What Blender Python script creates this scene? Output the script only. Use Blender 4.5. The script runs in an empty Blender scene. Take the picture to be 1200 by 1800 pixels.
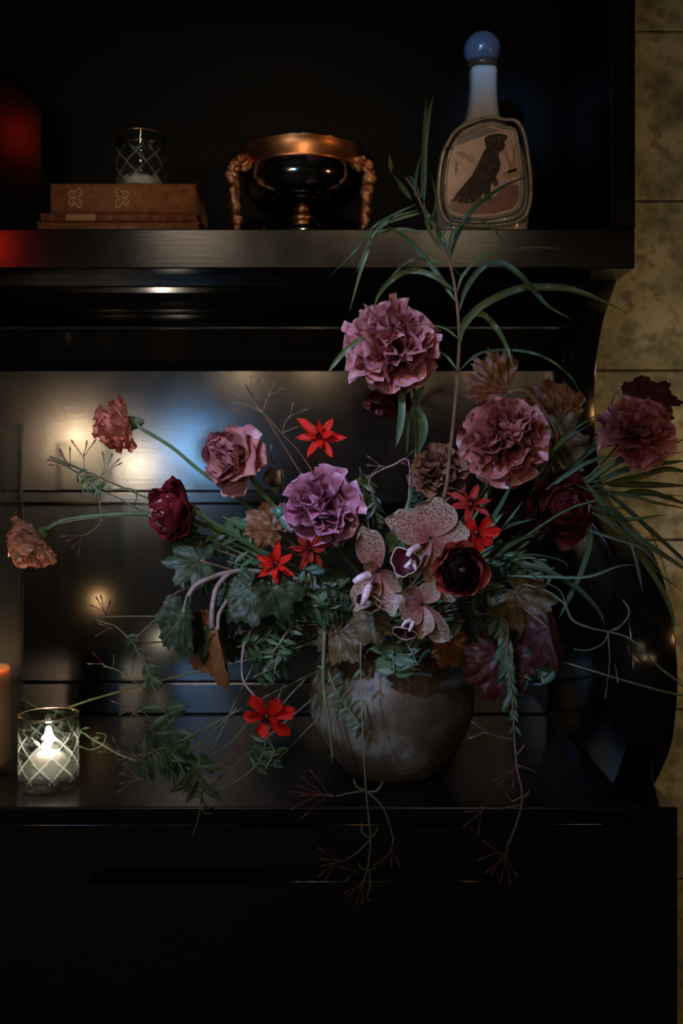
import bpy, math, random
from mathutils import Vector, Matrix, noise

SC = bpy.context.scene
COL = SC.collection
PI = math.pi

# ------------------------------------------------------------------ camera
F, CX, CY = 1750.0, 600.0, 850.0      # focal length and horizon of the 1200x1800 frame
EZ, D0 = 1.14, 1.2                    # eye height; distance camera -> front of the desk (y = 0)

def P(px, py, d):
    """point seen at pixel (px,py) at distance d in front of the lens"""
    return Vector(((px - CX) * d / F, d - D0, EZ + (CY - py) * d / F))

cam_d = bpy.data.cameras.new('camera')
cam = bpy.data.objects.new('camera', cam_d)
COL.objects.link(cam)
cam.location = (0, -D0, EZ)
cam.rotation_euler = (PI / 2, 0, 0)
cam_d.sensor_width = 36
cam_d.lens = 36 * F / 1800
cam_d.shift_y = -50 / 1800
cam_d.clip_start = 0.02
cam_d.dof.use_dof = True
cam_d.dof.focus_distance = 1.21
cam_d.dof.aperture_fstop = 4.0
SC.camera = cam

# ------------------------------------------------------------------ exposure, world
SC.view_settings.view_transform = 'Standard'
SC.view_settings.look = 'None'
SC.view_settings.gamma = 1
SC.view_settings.exposure = 0
SC.view_settings.use_curve_mapping = False
SC.cycles.sample_clamp_indirect = 3.0
SC.cycles.max_bounces = 10
SC.cycles.transparent_max_bounces = 24

w = bpy.data.worlds.new('world')
SC.world = w
w.use_nodes = True
w.node_tree.nodes['Background'].inputs['Color'].default_value = (1.0, 0.9, 0.75, 1)
w.node_tree.nodes['Background'].inputs['Strength'].default_value = 0.0022

# ------------------------------------------------------------------ lamps of the room, added spots and fill
def light(name, kind, loc, color, power, radius=0.05, target=None, angle=None, blend=0.3):
    L = bpy.data.lights.new(name, kind)
    L.color = color
    L.energy = power
    L.shadow_soft_size = radius
    o = bpy.data.objects.new(name, L)
    COL.objects.link(o)
    o.location = loc
    if target is not None:
        o.rotation_euler = (Vector(target) - Vector(loc)).to_track_quat('-Z', 'Y').to_euler()
    if angle:
        L.spot_size = math.radians(angle)
        L.spot_blend = blend
    return o

def mirrored(px, py, dpan, back):
    """where a lamp hangs behind the camera when its mirror image in the panel shows at (px,py)"""
    dd = 2 * dpan + back
    p = P(px, py, dd)
    p.y = -D0 - back
    return p

DPAN = 1.65
WARM = (1.0, 0.72, 0.42)
light('lamp_warm', 'POINT', mirrored(136, 774, DPAN, 1.6), (1.0, 0.70, 0.42), 13, 0.06)
light('lamp_warm', 'POINT', mirrored(242, 818, DPAN, 1.6), (1.0, 0.80, 0.55), 11, 0.06)
light('lamp_blue', 'POINT', mirrored(334, 800, DPAN, 1.6), (0.22, 0.54, 1.0), 15, 0.16)
light('lamp_red', 'SPOT', mirrored(-16, 432, 1.383, 0.2), (1.0, 0.02, 0.01), 0.6, 0.05, P(-10, 440, 1.383), 9, 0.9)
light('lamp_red', 'SPOT', mirrored(33, 238, 1.615, 0.2), (1.0, 0.03, 0.01), 0.34, 0.05, P(20, 260, 1.615), 8, 0.9)
light('pendant', 'POINT', (0.55, -3.2, EZ + 1.25), (1.0, 0.78, 0.50), 2.5, 0.2)
light('pendant', 'POINT', (-0.75, -3.6, EZ + 1.35), (1.0, 0.78, 0.52), 2.5, 0.2)
for i, x in enumerate((-0.55, -0.15, 0.3, 0.8, 1.3)):
    light('string_bulb', 'POINT', (x, -3.4, EZ + 0.62 + 0.05 * (i % 2)), (1.0, 0.70, 0.40), 2.6, 0.04)
light('wall_lamp_and_fill', 'POINT', (1.15, 0.40, EZ + 0.02), (1.0, 0.74, 0.45), 6.0, 0.06)
light('wall_lamp_and_fill', 'POINT', (1.25, -0.75, EZ + 0.35), (1.0, 0.45, 0.16), 3.6, 0.06)  # added orange fill for the right sides of the flowers
light('added_warm_spot', 'SPOT', (-0.60, -1.9, EZ + 1.0), (1.0, 0.78, 0.62), 62, 0.06, P(450, 810, 1.22), 21, 1.0)  # added warm key spot on the flowers, not a lamp of the room
light('added_warm_spot', 'SPOT', (0.10, -2.2, EZ + 1.30), (1.0, 0.72, 0.45), 27, 0.10, P(470, 270, 1.45), 20, 0.8)  # added spot that brightens the bowl, books and decanter
light('added_blue_spot', 'SPOT', (-0.95, -1.75, EZ + 1.15), (0.32, 0.50, 1.0), 210, 0.04, P(600, 860, 1.25), 19, 1.0)  # extra blue spot, added to raise the blue on the flowers
light('added_blue_spot', 'SPOT', (-0.55, -2.0, EZ + 0.9), (0.16, 0.45, 1.0), 120, 0.03, P(840, 92, 1.5), 4.4, 0.9)  # added narrow blue spot for the decanter neck and stopper

# ------------------------------------------------------------------ helpers: objects
WM = {}
I4 = Matrix.Identity(4)

def thing(name, label, cat, loc=(0, 0, 0), group=None):
    o = bpy.data.objects.new(name, None)
    COL.objects.link(o)
    o.location = loc
    o.empty_display_size = 0.02
    o['label'] = label
    o['category'] = cat
    if group:
        o['group'] = group
    WM[o] = Matrix.Translation(Vector(loc))
    return o

def add(name, me, mt, parent=None, M=None, smooth=True, label=None):
    o = bpy.data.objects.new(name, me)
    COL.objects.link(o)
    M = M or I4
    if mt is not None and len(me.materials) == 0:
        me.materials.append(mt)
    if parent is not None:
        o.parent = parent
        o.matrix_basis = WM[parent].inverted() @ M
    else:
        o.matrix_basis = M
    WM[o] = M
    if smooth and len(me.polygons) and not me.polygons[0].use_smooth:
        me.polygons.foreach_set('use_smooth', [True] * len(me.polygons))
    if label:
        o['label'] = label
    return o

def tag(o, label, cat, group=None):
    o['label'] = label
    o['category'] = cat
    if group:
        o['group'] = group
    return o

def struct(o):
    o['kind'] = 'structure'
    return o

# ------------------------------------------------------------------ helpers: meshes
def mesh(name, vs, fs, uv=None):
    me = bpy.data.meshes.new(name)
    me.from_pydata([tuple(v) for v in vs], [], fs)
    if uv is not None:
        L = me.uv_layers.new(name='UVMap')
        for lp in me.loops:
            L.data[lp.index].uv = uv[lp.vertex_index]
    me.update()
    return me

def box(x0, x1, y0, y1, z0, z1, b=0.0):
    """bevelled box (single chamfer)"""
    if b <= 0:
        vs = [(x, y, z) for x in (x0, x1) for y in (y0, y1) for z in (z0, z1)]
        fs = [(0, 1, 3, 2), (4, 6, 7, 5), (0, 4, 5, 1), (2, 3, 7, 6), (0, 2, 6, 4), (1, 5, 7, 3)]
        return mesh('box', vs, fs)
    import bmesh
    bm = bmesh.new()
    bmesh.ops.create_cube(bm, size=1)
    for v in bm.verts:
        v.co = Vector((x0 if v.co.x < 0 else x1, y0 if v.co.y < 0 else y1, z0 if v.co.z < 0 else z1))
    bmesh.ops.bevel(bm, geom=bm.edges[:], offset=b, segments=2, affect='EDGES', profile=0.5)
    me = bpy.data.meshes.new('box')
    bm.to_mesh(me)
    bm.free()
    return me

def prism_x(poly, x0, x1):
    """polygon in (y,z) swept along x"""
    n = len(poly)
    vs = [(x0, y, z) for y, z in poly] + [(x1, y, z) for y, z in poly]
    fs = [(i, (i + 1) % n, n + (i + 1) % n, n + i) for i in range(n)]
    fs += [tuple(range(n))[::-1], tuple(range(n, 2 * n))]
    me = mesh('prism', vs, fs)
    import bmesh
    bm = bmesh.new(); bm.from_mesh(me)
    bmesh.ops.recalc_face_normals(bm, faces=bm.faces[:])
    bm.to_mesh(me); bm.free()
    return me

def lathe(prof, n=48, wob=None, close=True):
    """prof: list of (r,z)"""
    vs, fs = [], []
    for (r, z) in prof:
        for k in range(n):
            a = 2 * PI * k / n
            rr = r if wob is None else wob(r, z, a)
            vs.append((rr * math.cos(a), rr * math.sin(a), z))
    m = len(prof)
    for i in range(m - 1):
        for k in range(n):
            k2 = (k + 1) % n
            fs.append((i * n + k, i * n + k2, (i + 1) * n + k2, (i + 1) * n + k))
    if close:
        fs.append(tuple(range(n))[::-1])
        fs.append(tuple((m - 1) * n + k for k in range(n)))
    return mesh('lathe', vs, fs)

def cat(pts, per=6):
    """Catmull-Rom resampling"""
    pts = [Vector(p) for p in pts]
    if len(pts) < 3:
        return [pts[0].lerp(pts[-1], t / per) for t in range(per + 1)]
    q = [pts[0] * 2 - pts[1]] + pts + [pts[-1] * 2 - pts[-2]]
    out = []
    for i in range(1, len(q) - 2):
        a, b, c, d = q[i - 1], q[i], q[i + 1], q[i + 2]
        for k in range(per):
            t = k / per
            out.append(0.5 * ((2 * b) + (c - a) * t + (2 * a - 5 * b + 4 * c - d) * t * t + (3 * b - a - 3 * c + d) * t ** 3))
    out.append(pts[-1])
    return out

def frames(pts):
    T = []
    for i in range(len(pts)):
        t = pts[min(i + 1, len(pts) - 1)] - pts[max(i - 1, 0)]
        T.append(t.normalized() if t.length > 1e-9 else Vector((0, 0, 1)))
    n = T[0].orthogonal().normalized()
    out = []
    for t in T:
        n = (n - t * n.dot(t))
        n = n.normalized() if n.length > 1e-6 else t.orthogonal().normalized()
        out.append((t, n, t.cross(n)))
    return out

def tube(pts, r0, r1=None, n=6, per=5, bump=0.0, rf=None, raw=False):
    pts = [Vector(p) for p in pts] if raw else cat(pts, per)
    r1 = r0 if r1 is None else r1
    fr = frames(pts)
    vs, fs = [], []
    m = len(pts)
    for i, (p, (t, a, b)) in enumerate(zip(pts, fr)):
        s = i / (m - 1)
        r = rf(s) if rf else r0 + (r1 - r0) * s
        for k in range(n):
            an = 2 * PI * k / n
            q = p + (a * math.cos(an) + b * math.sin(an)) * r
            if bump:
                dv = noise.noise(q * (0.9 / r)) * bump * r + noise.noise(q * (2.3 / r)) * bump * 0.5 * r
                q = q + (q - p).normalized() * dv
            vs.append(q)
    for i in range(m - 1):
        for k in range(n):
            k2 = (k + 1) % n
            fs.append((i * n + k, i * n + k2, (i + 1) * n + k2, (i + 1) * n + k))
    fs.append(tuple(range(n))[::-1])
    fs.append(tuple((m - 1) * n + k for k in range(n)))
    return mesh('tube', vs, fs)

CAMP = Vector((0, -D0, EZ))

def ribbon(pts, wid, per=5, fold=0.25, roll=0.0, prof=None, edge=2):
    """long leaf following pts, its face turned about to the lens plus roll"""
    pts = cat(pts, per)
    m = len(pts)
    vs, fs, uv = [], [], []
    nu = edge * 2 + 1
    for i, p in enumerate(pts):
        t = (pts[min(i + 1, m - 1)] - pts[max(i - 1, 0)]).normalized()
        v = (Vector((0.1, -1, 0.25)) if roll == 0 else Matrix.Rotation(roll, 3, t) @ Vector((0.1, -1, 0.25)))
        s = t.cross(v)
        if s.length < 1e-4:
            s = t.orthogonal()
        s.normalize()
        nn = s.cross(t).normalized()
        k = i / (m - 1)
        wv = prof(k) if prof else (min(1, k * 5 + 0.25) * (1 - max(0, (k - 0.45) / 0.55) ** 2.2))
        wv = max(wv, 0.06) * wid / 2
        for j in range(nu):
            u = j / (nu - 1) * 2 - 1
            vs.append(p + s * (u * wv) + nn * (abs(u) * fold * wv))
            uv.append(((u + 1) / 2, k))
    for i in range(m - 1):
        for j in range(nu - 1):
            fs.append((i * nu + j, i * nu + j + 1, (i + 1) * nu + j + 1, (i + 1) * nu + j))
    return mesh('ribbon', vs, fs, uv)

def petal_mesh(L, W, wf, curl=0.5, cup=0.2, ruf=0.1, kr=3, serr=0.0, seed=0, nu=8, nv=7, cpow=1.0, rnd=.10, crum=0.0, rpow=1.6):
    """petal in its own frame: base at 0, length along +y, inner face +z, bending towards +z by curl"""
    rd = random.Random(seed)
    ph = [rd.uniform(0, 6.28) for _ in range(6)]
    vs, fs, uv = [], [], []
    cy = cz = 0.0
    rows = []
    for j in range(nv + 1):
        v = j / nv
        a = curl * v ** cpow
        rows.append((cy, cz, a))
        cy += math.cos(a) * L / nv
        cz += math.sin(a) * L / nv
    for j, (y, z, a) in enumerate(rows):
        v = j / nv
        wv = wf(v) * W
        for i in range(nu + 1):
            u = i / nu * 2 - 1
            x = u * wv / 2
            n_off = cup * W * (u * u) * (0.3 + 0.7 * v) * min(1, wf(v) * 1.5)
            rr = ruf * L * v ** rpow
            n_off += rr * (math.sin(kr * PI * u + ph[0]) + 0.6 * math.sin(kr * 1.9 * PI * u + ph[1] + 2 * v))
            ext = 0.0
            if serr and j >= nv - 1:
                ext = serr * L * (math.sin(kr * 4.1 * u + ph[2]) * 0.6 + math.sin(kr * 9.3 * u + ph[3]) * 0.5) * (1 if j == nv else 0.4)
            ext -= (rnd * L * abs(u) ** 2.4) * v
            if crum:
                n_off += crum * L * v * (noise.noise(Vector((u * 2.2 + seed, v * 3.1, ph[5]))) + .6 * noise.noise(Vector((u * 5 + seed, v * 6, ph[5] + 4))))
            yy = y + math.cos(a) * ext - math.sin(a) * n_off
            zz = z + math.sin(a) * ext + math.cos(a) * n_off
            x += rr * 0.35 * math.sin(5 * v + ph[4] + u * 2)
            vs.append((x, yy, zz))
            uv.append(((u + 1) / 2, v))
    for j in range(nv):
        for i in range(nu):
            q = j * (nu + 1) + i
            fs.append((q, q + 1, q + nu + 2, q + nu + 1))
    return mesh('petal', vs, fs, uv)

def basis(o, yv, zv, s=1.0):
    yv = Vector(yv).normalized()
    zv = Vector(zv)
    xv = yv.cross(zv)
    if xv.length < 1e-5:
        xv = yv.orthogonal()
    xv.normalize()
    zv = xv.cross(yv)
    M = Matrix((xv * s, yv * s, zv * s)).transposed().to_4x4()
    M.translation = o
    return M

def spindle(L, r, n=6):
    return lathe([(r * 0.45, 0), (r * 0.55, L * 0.45), (r, L * 0.72), (r * 0.8, L * 0.88), (r * 0.12, L)], n)

# ------------------------------------------------------------------ helpers: materials
class NT:
    def __init__(s, name):
        s.m = bpy.data.materials.new(name)
        s.m.use_nodes = True
        s.t = s.m.node_tree
        s.b = s.t.nodes['Principled BSDF']
        s.out = s.t.nodes['Material Output']
    def n(s, kind, **kw):
        nd = s.t.nodes.new(kind)
        for k, v in kw.items():
            if k in nd.inputs.keys() if hasattr(nd.inputs, 'keys') else False:
                nd.inputs[k].default_value = v
            else:
                setattr(nd, k, v)
        return nd
    def l(s, a, b):
        s.t.links.new(a, b)
    def ramp(s, src, stops, interp='LINEAR'):
        r = s.t.nodes.new('ShaderNodeValToRGB')
        r.color_ramp.interpolation = interp
        e = r.color_ramp.elements
        while len(e) < len(stops):
            e.new(0.5)
        for i, (p, c) in enumerate(stops):
            e[i].position = p
            e[i].color = (*c, 1) if len(c) == 3 else c
        s.l(src, r.inputs['Fac'])
        return r.outputs['Color']
    def noise(s, scale, detail=4, vec=None, rough=0.55):
        nd = s.t.nodes.new('ShaderNodeTexNoise')
        nd.inputs['Scale'].default_value = scale
        nd.inputs['Detail'].default_value = detail
        nd.inputs['Roughness'].default_value = rough
        if vec is not None:
            s.l(vec, nd.inputs['Vector'])
        return nd.outputs['Fac']
    def mix(s, fac, a, b, mode='MIX'):
        nd = s.t.nodes.new('ShaderNodeMix')
        nd.data_type = 'RGBA'
        nd.blend_type = mode
        for sock, v in ((nd.inputs[0], fac), (nd.inputs[6], a), (nd.inputs[7], b)):
            if isinstance(v, bpy.types.NodeSocket):
                s.l(v, sock)
            elif isinstance(v, (int, float)):
                sock.default_value = v
            else:
                sock.default_value = (*v, 1)
        return nd.outputs[2]
    def math(s, op, a, b=0.0):
        nd = s.t.nodes.new('ShaderNodeMath')
        nd.operation = op
        for sock, v in ((nd.inputs[0], a), (nd.inputs[1], b)):
            if isinstance(v, bpy.types.NodeSocket):
                s.l(v, sock)
            else:
                sock.default_value = v
        return nd.outputs[0]
    def pos(s):
        return s.t.nodes.new('ShaderNodeNewGeometry').outputs['Position']
    def obj(s):
        return s.t.nodes.new('ShaderNodeTexCoord').outputs['Object']
    def uv(s):
        u = s.t.nodes.new('ShaderNodeTexCoord').outputs['UV']
        x = s.t.nodes.new('ShaderNodeSeparateXYZ')
        s.l(u, x.inputs[0])
        return u, x.outputs[0], x.outputs[1]
    def bump(s, h, strength=0.2, dist=0.002):
        nd = s.t.nodes.new('ShaderNodeBump')
        nd.inputs['Strength'].default_value = strength
        nd.inputs['Distance'].default_value = dist
        s.l(h, nd.inputs['Height'])
        s.l(nd.outputs[0], s.b.inputs['Normal'])
    def set(s, **kw):
        for k, v in kw.items():
            k = k.replace('_', ' ')
            sk = s.b.inputs[k]
            if isinstance(v, bpy.types.NodeSocket):
                s.l(v, sk)
            elif isinstance(v, tuple) and len(v) == 3 and sk.type == 'RGBA':
                sk.default_value = (*v, 1)
            else:
                sk.default_value = v
        return s

def transl(s, color, fac=0.25):
    t = s.t.nodes.new('ShaderNodeBsdfTranslucent')
    if isinstance(color, bpy.types.NodeSocket):
        s.l(color, t.inputs['Color'])
    else:
        t.inputs['Color'].default_value = (*color, 1)
    mx = s.t.nodes.new('ShaderNodeMixShader')
    mx.inputs[0].default_value = fac
    s.l(s.b.outputs[0], mx.inputs[1])
    s.l(t.outputs[0], mx.inputs[2])
    s.l(mx.outputs[0], s.out.inputs['Surface'])

def M_simple(name, col, rough=0.5, metal=0.0, nscale=0, namp=0.3, bump=0.0, coat=0.0, spec=0.5):
    s = NT(name)
    c = col
    if nscale:
        f = s.noise(nscale, 5, s.pos())
        dark = tuple(x * (1 - namp) for x in col)
        lite = tuple(min(1, x * (1 + namp)) for x in col)
        c = s.ramp(f, [(0.3, dark), (0.7, lite)])
        if bump:
            s.bump(f, bump, 0.002)
    s.set(Base_Color=c, Roughness=rough, Metallic=metal)
    s.b.inputs['Coat Weight'].default_value = coat
    s.b.inputs['Specular IOR Level'].default_value = spec
    return s.m

def M_petal(name, stops, mottle=(0.2, 0.05, 0.05), mfac=0.45, scale=60, rough=0.42, tr=0.22, streak=0.3, spec=.6):
    """colour runs from claw to edge, mottled and finely streaked along the petal"""
    s = NT(name)
    uvv, u, v = s.uv()
    c = s.ramp(v, stops)
    f = s.noise(scale, 4, s.pos())
    f2 = s.ramp(f, [(0.42, (0, 0, 0)), (0.68, (1, 1, 1))])
    c = s.mix(s.math('MULTIPLY', f2, mfac), c, mottle)
    mp = s.t.nodes.new('ShaderNodeMapping')
    mp.inputs['Scale'].default_value = (26, 1.6, 1)
    s.l(uvv, mp.inputs['Vector'])
    st = s.noise(1.0, 3, mp.outputs[0])
    c = s.mix(streak, c, s.ramp(st, [(0.3, (0.25, 0.25, 0.25)), (0.7, (1, 1, 1))]), 'MULTIPLY')
    s.set(Base_Color=c, Roughness=rough)
    s.b.inputs['Specular IOR Level'].default_value = spec
    s.bump(st, 0.25, 0.001)
    transl(s, c, tr)
    return s.m

def M_leaf(name, c1, c2, vein, rough=0.45, tr=0.2, scale=40, vw=0.06):
    s = NT(name)
    uvv, u, v = s.uv()
    f = s.noise(scale, 4, s.pos())
    c = s.ramp(f, [(0.32, c1), (0.68, c2)])
    du = s.math('ABSOLUTE', s.math('SUBTRACT', u, 0.5))
    mid = s.ramp(du, [(0.0, (1, 1, 1)), (vw, (0, 0, 0))])
    c = s.mix(mid, c, vein)
    s.set(Base_Color=c, Roughness=rough)
    transl(s, c, tr)
    return s.m

def M_vein_leaf(name, c1, c2, vein, rough=0.5, tr=0.25):
    """lobed leaf: veins come from the mesh attribute, blotches from noise"""
    s = NT(name)
    f = s.noise(28, 5, s.pos())
    c = s.ramp(f, [(0.3, c1), (0.7, c2)])
    at = s.t.nodes.new('ShaderNodeAttribute')
    at.attribute_name = 'vein'
    c = s.mix(at.outputs['Fac'], c, vein)
    s.set(Base_Color=c, Roughness=rough)
    s.bump(at.outputs['Fac'], 0.4, 0.002)
    transl(s, c, tr)
    return s.m

def M_glass(name, tint=(0.98, 1.0, 0.98), trans=0.5, rough=0.0, bumpy=False):
    s = NT(name)
    s.t.nodes.remove(s.b)
    g = s.t.nodes.new('ShaderNodeBsdfGlass')
    g.inputs['IOR'].default_value = 1.46
    g.inputs['Roughness'].default_value = rough
    g.inputs['Color'].default_value = (*tint, 1)
    t = s.t.nodes.new('ShaderNodeBsdfTransparent')
    t.inputs['Color'].default_value = (*tint, 1)
    mx = s.t.nodes.new('ShaderNodeMixShader')
    mx.inputs[0].default_value = trans
    s.l(g.outputs[0], mx.inputs[1])
    s.l(t.outputs[0], mx.inputs[2])
    s.l(mx.outputs[0], s.out.inputs['Surface'])
    return s.m

def M_thin_glass(name, tint=(0.97, 0.98, 0.96), gain=1.0):
    """thin clear pane: transparent with a Fresnel reflection"""
    s = NT(name)
    s.t.nodes.remove(s.b)
    g = s.t.nodes.new('ShaderNodeBsdfGlossy')
    g.inputs['Roughness'].default_value = 0.03
    t = s.t.nodes.new('ShaderNodeBsdfTransparent')
    t.inputs['Color'].default_value = (*tint, 1)
    lw = s.t.nodes.new('ShaderNodeLayerWeight')
    lw.inputs['Blend'].default_value = 0.5
    mx = s.t.nodes.new('ShaderNodeMixShader')
    s.l(s.math('MULTIPLY', s.math('ADD', s.math('MULTIPLY', s.math('POWER', lw.outputs['Facing'], 4.0), .85), .03), gain), mx.inputs[0])
    s.l(t.outputs[0], mx.inputs[1])
    s.l(g.outputs[0], mx.inputs[2])
    df = s.t.nodes.new('ShaderNodeBsdfDiffuse')
    df.inputs['Color'].default_value = (.8, .75, .65, 1)
    m2 = s.t.nodes.new('ShaderNodeMixShader')
    m2.inputs[0].default_value = 0.012
    s.l(mx.outputs[0], m2.inputs[1])
    s.l(df.outputs[0], m2.inputs[2])
    s.l(m2.outputs[0], s.out.inputs['Surface'])
    return s.m

def M_emit(name, col, strength):
    s = NT(name)
    s.t.nodes.remove(s.b)
    e = s.t.nodes.new('ShaderNodeEmission')
    e.inputs['Color'].default_value = (*col, 1)
    e.inputs['Strength'].default_value = strength
    s.l(e.outputs[0], s.out.inputs['Surface'])
    return s.m

def M_lacquer(name='black_lacquer', r0=.125, r1=.15, bmp=.035, sp=1.0):
    s = NT(name)
    p = s.pos()
    mp = s.t.nodes.new('ShaderNodeMapping')
    mp.inputs['Scale'].default_value = (6, 60, 60)
    s.l(p, mp.inputs['Vector'])
    f = s.noise(4.0, 4, mp.outputs[0])
    wv = s.noise(22, 2, p)
    c = s.ramp(f, [(0.3, (0.0045, 0.0036, 0.003)), (0.7, (0.008, 0.0065, 0.0055))])
    s.set(Base_Color=c, Roughness=s.ramp(wv, [(0.3, (r0, r0, r0)), (0.7, (r1, r1, r1))]))
    s.b.inputs['Specular IOR Level'].default_value = sp
    s.bump(f, bmp, 0.001)
    return s.m

def M_stone():
    s = NT('mottled_limestone')
    p = s.pos()
    a = s.noise(9, 6, p, 0.62)
    b = s.noise(34, 5, p, 0.65)
    c = s.ramp(a, [(0.34, (0.13, 0.135, 0.07)), (0.46, (0.33, 0.30, 0.17)), (0.64, (0.50, 0.44, 0.27))])
    c = s.mix(s.ramp(b, [(0.48, (0, 0, 0)), (0.62, (0.8, 0.8, 0.8))]), c, (0.14, 0.14, 0.08))
    s.set(Base_Color=c, Roughness=0.75)
    s.bump(b, 0.25, 0.003)
    return s.m

MAT = {}
MAT['lacquer'] = M_lacquer()
MAT['desk'] = M_lacquer('rubbed_black_lacquer', .19, .20, .006, .5)
MAT['panel'] = M_lacquer('satin_black_lacquer', .15, .16, .010, .85)
MAT['stone'] = M_stone()
MAT['dull'] = M_simple('dull_black_paint', (0.0025, 0.0022, 0.002), 0.6, 0, 12, .3, spec=.15)
MAT['mortar'] = M_simple('dark_mortar', (0.16, 0.135, 0.08), 0.9, 0, 60)
MAT['floor'] = M_simple('dark_floor', (0.004, 0.0035, 0.003), 0.85, 0, 12)

# ================================================================== the setting
DW = 1.92                                   # stone wall distance
yw = DW - D0
wall = struct(add('wall_back', box(-2.2, 2.4, yw + 0.012, yw + 0.2, 0, 2.9), MAT['mortar'], smooth=False))
tw, th = 0.66, 300 * 1.9 / F
z_joint = EZ + 200 * 1.9 / F
tile_me = box(-tw / 2 + 0.0022, tw / 2 - 0.0022, -0.009, 0.013, 0.0022, th - 0.0022, 0.0016)
tile_me.materials.append(MAT['stone'])
row = -4
while z_joint + row * th < 2.75:
    z = z_joint + row * th
    for k in range(-3, 3):
        x = 0.655 + k * tw + (0.05 if row % 2 else -0.03)
        if z > -0.2:
            add('stone_tile', tile_me, None, wall, Matrix.Translation((x, yw, z)), smooth=False)
    row += 1
struct(add('floor', box(-2.6, 2.8, -4.75, yw + 0.2, -0.05, 0.0), MAT['floor'], smooth=False))

MAT['plaster'] = M_simple('warm_plaster', (0.02, 0.016, 0.012), 0.85, 0, 4, .2)
struct(add('wall_front', box(-2.6, 2.8, -4.75, -4.6, 0, 2.9), MAT['plaster'], smooth=False))
# ------------------------------------------------------------------ the black cabinet
ZD = EZ - 0.39                 # desk top height
def Y(d): return d - D0
def Z(r): return EZ + r
XR, XI, XL = 0.4046, 0.350, -1.05
cab = thing('cabinet', 'tall black lacquered cabinet with scrolled side arm and open upper shelf', 'cabinet', (0, 0.25, 0))
BK = 1.74
arm = [(1.46, .300), (1.49, .281), (1.533, .254), (1.567, .215), (1.587, .172), (1.591, .118), (1.584, .072),
       (1.56, .017), (1.50, -.023), (1.402, -.052), (1.313, -.080), (1.264, -.108), (1.235, -.137), (1.214, -.173),
       (1.202, -.206), (1.198, -.240), (1.204, -.275), (1.22, -.320), (1.253, -.358), (1.287, -.390)]
curve = [(q.x, q.y) for q in cat([Vector((a, b, 0)) for a, b in arm], 4)]
poly = [(Y(a), Z(b)) for a, b in curve] + [(Y(BK), ZD), (Y(BK), Z(.300))]
for nm, x0, x1 in (('scroll_arm', XI, XR), ('scroll_arm', XL - 0.055, XL)):
    o = add(nm, prism_x(poly, x0, x1), MAT['panel'], cab)
    mod = o.modifiers.new('bevel', 'BEVEL'); mod.width = 0.0015; mod.segments = 2; mod.limit_method = 'ANGLE'; mod.angle_limit = 1.0
L_ = MAT['lacquer']
SH1, SH0 = 0.354, 0.2987
add('shelf_board', box(XL - 0.055, XR + .003, Y(1.383), Y(BK), Z(SH0), Z(SH1), 0.002), L_, cab, smooth=False)
add('side_post', box(0.375, XR + .004, Y(1.384), Y(BK), Z(SH1), Z(0.86), 0.002), L_, cab, smooth=False)
add('side_post', box(XL - 0.05, XL - 0.02, Y(1.384), Y(BK), Z(SH1), Z(0.86), 0.002), L_, cab, smooth=False)
add('top_board', box(XL - 0.07, XR + .02, Y(1.37), Y(BK + .02), Z(0.86), Z(0.90), 0.003), L_, cab, smooth=False)
add('shelf_back', box(XL, 0.376, Y(1.72), Y(1.735), Z(SH1), Z(0.86)), MAT['dull'], cab, smooth=False)
# cornice, tilted board and upright panel under the shelf
corn = [(1.462, .2985), (1.462, .2905), (1.470, .2895), (1.476, .283), (1.505, .276), (1.54, .269), (1.572, .2665),
        (1.580, .2635), (1.590, .2600), (1.596, .2560), (1.600, .2535), (1.606, .2525), (1.606, .250), (1.70, .250), (1.70, .2985)]
add('cornice', prism_x([(Y(a), Z(b)) for a, b in corn], XL, XI), L_, cab, smooth=False)
upp = [(1.612, .2505), (1.633, .200), (1.642, .192), (DPAN, .186), (DPAN, -.010), (1.70, -.010), (1.70, .2505)]
add('upper_panel', prism_x([(Y(a), Z(b)) for a, b in upp], XL, XI), L_, cab, smooth=False)
add('ledge', box(XL, XI, Y(1.612), Y(1.72), Z(-.034), Z(-.0102), 0.004), L_, cab, smooth=False)
add('lower_panel', box(XL, XI, Y(1.69), Y(1.705), Z(-.334), Z(-.034)), MAT['panel'], cab, smooth=False)
add('plinth_board', box(XL, XI, Y(1.682), Y(1.705), Z(-.389), Z(-.337), 0.002), MAT['panel'], cab, smooth=False)
add('rear_board', box(XL, XI, Y(1.71), Y(1.735), Z(-.389), Z(.2985)), L_, cab, smooth=False)
# desk and front
add('desk_board', box(XL, XI - .0012, Y(1.2), Y(BK), ZD - .0215, ZD, 0.0022), MAT['desk'], cab, smooth=False)
for x0, x1 in ((XI, XR), (XL - .055, XL)):
    add('side_plank', box(x0, x1, Y(1.1985), Y(BK), 0.0, ZD + 0.0003, 0.0015), L_, cab, smooth=False)
add('front_board', box(XL, XI, Y(1.203), Y(1.23), 0.12, ZD - .0215), L_, cab, smooth=False)
add('kick_board', box(XL, XI, Y(1.24), Y(1.26), 0.0, 0.12), L_, cab, smooth=False)
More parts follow.
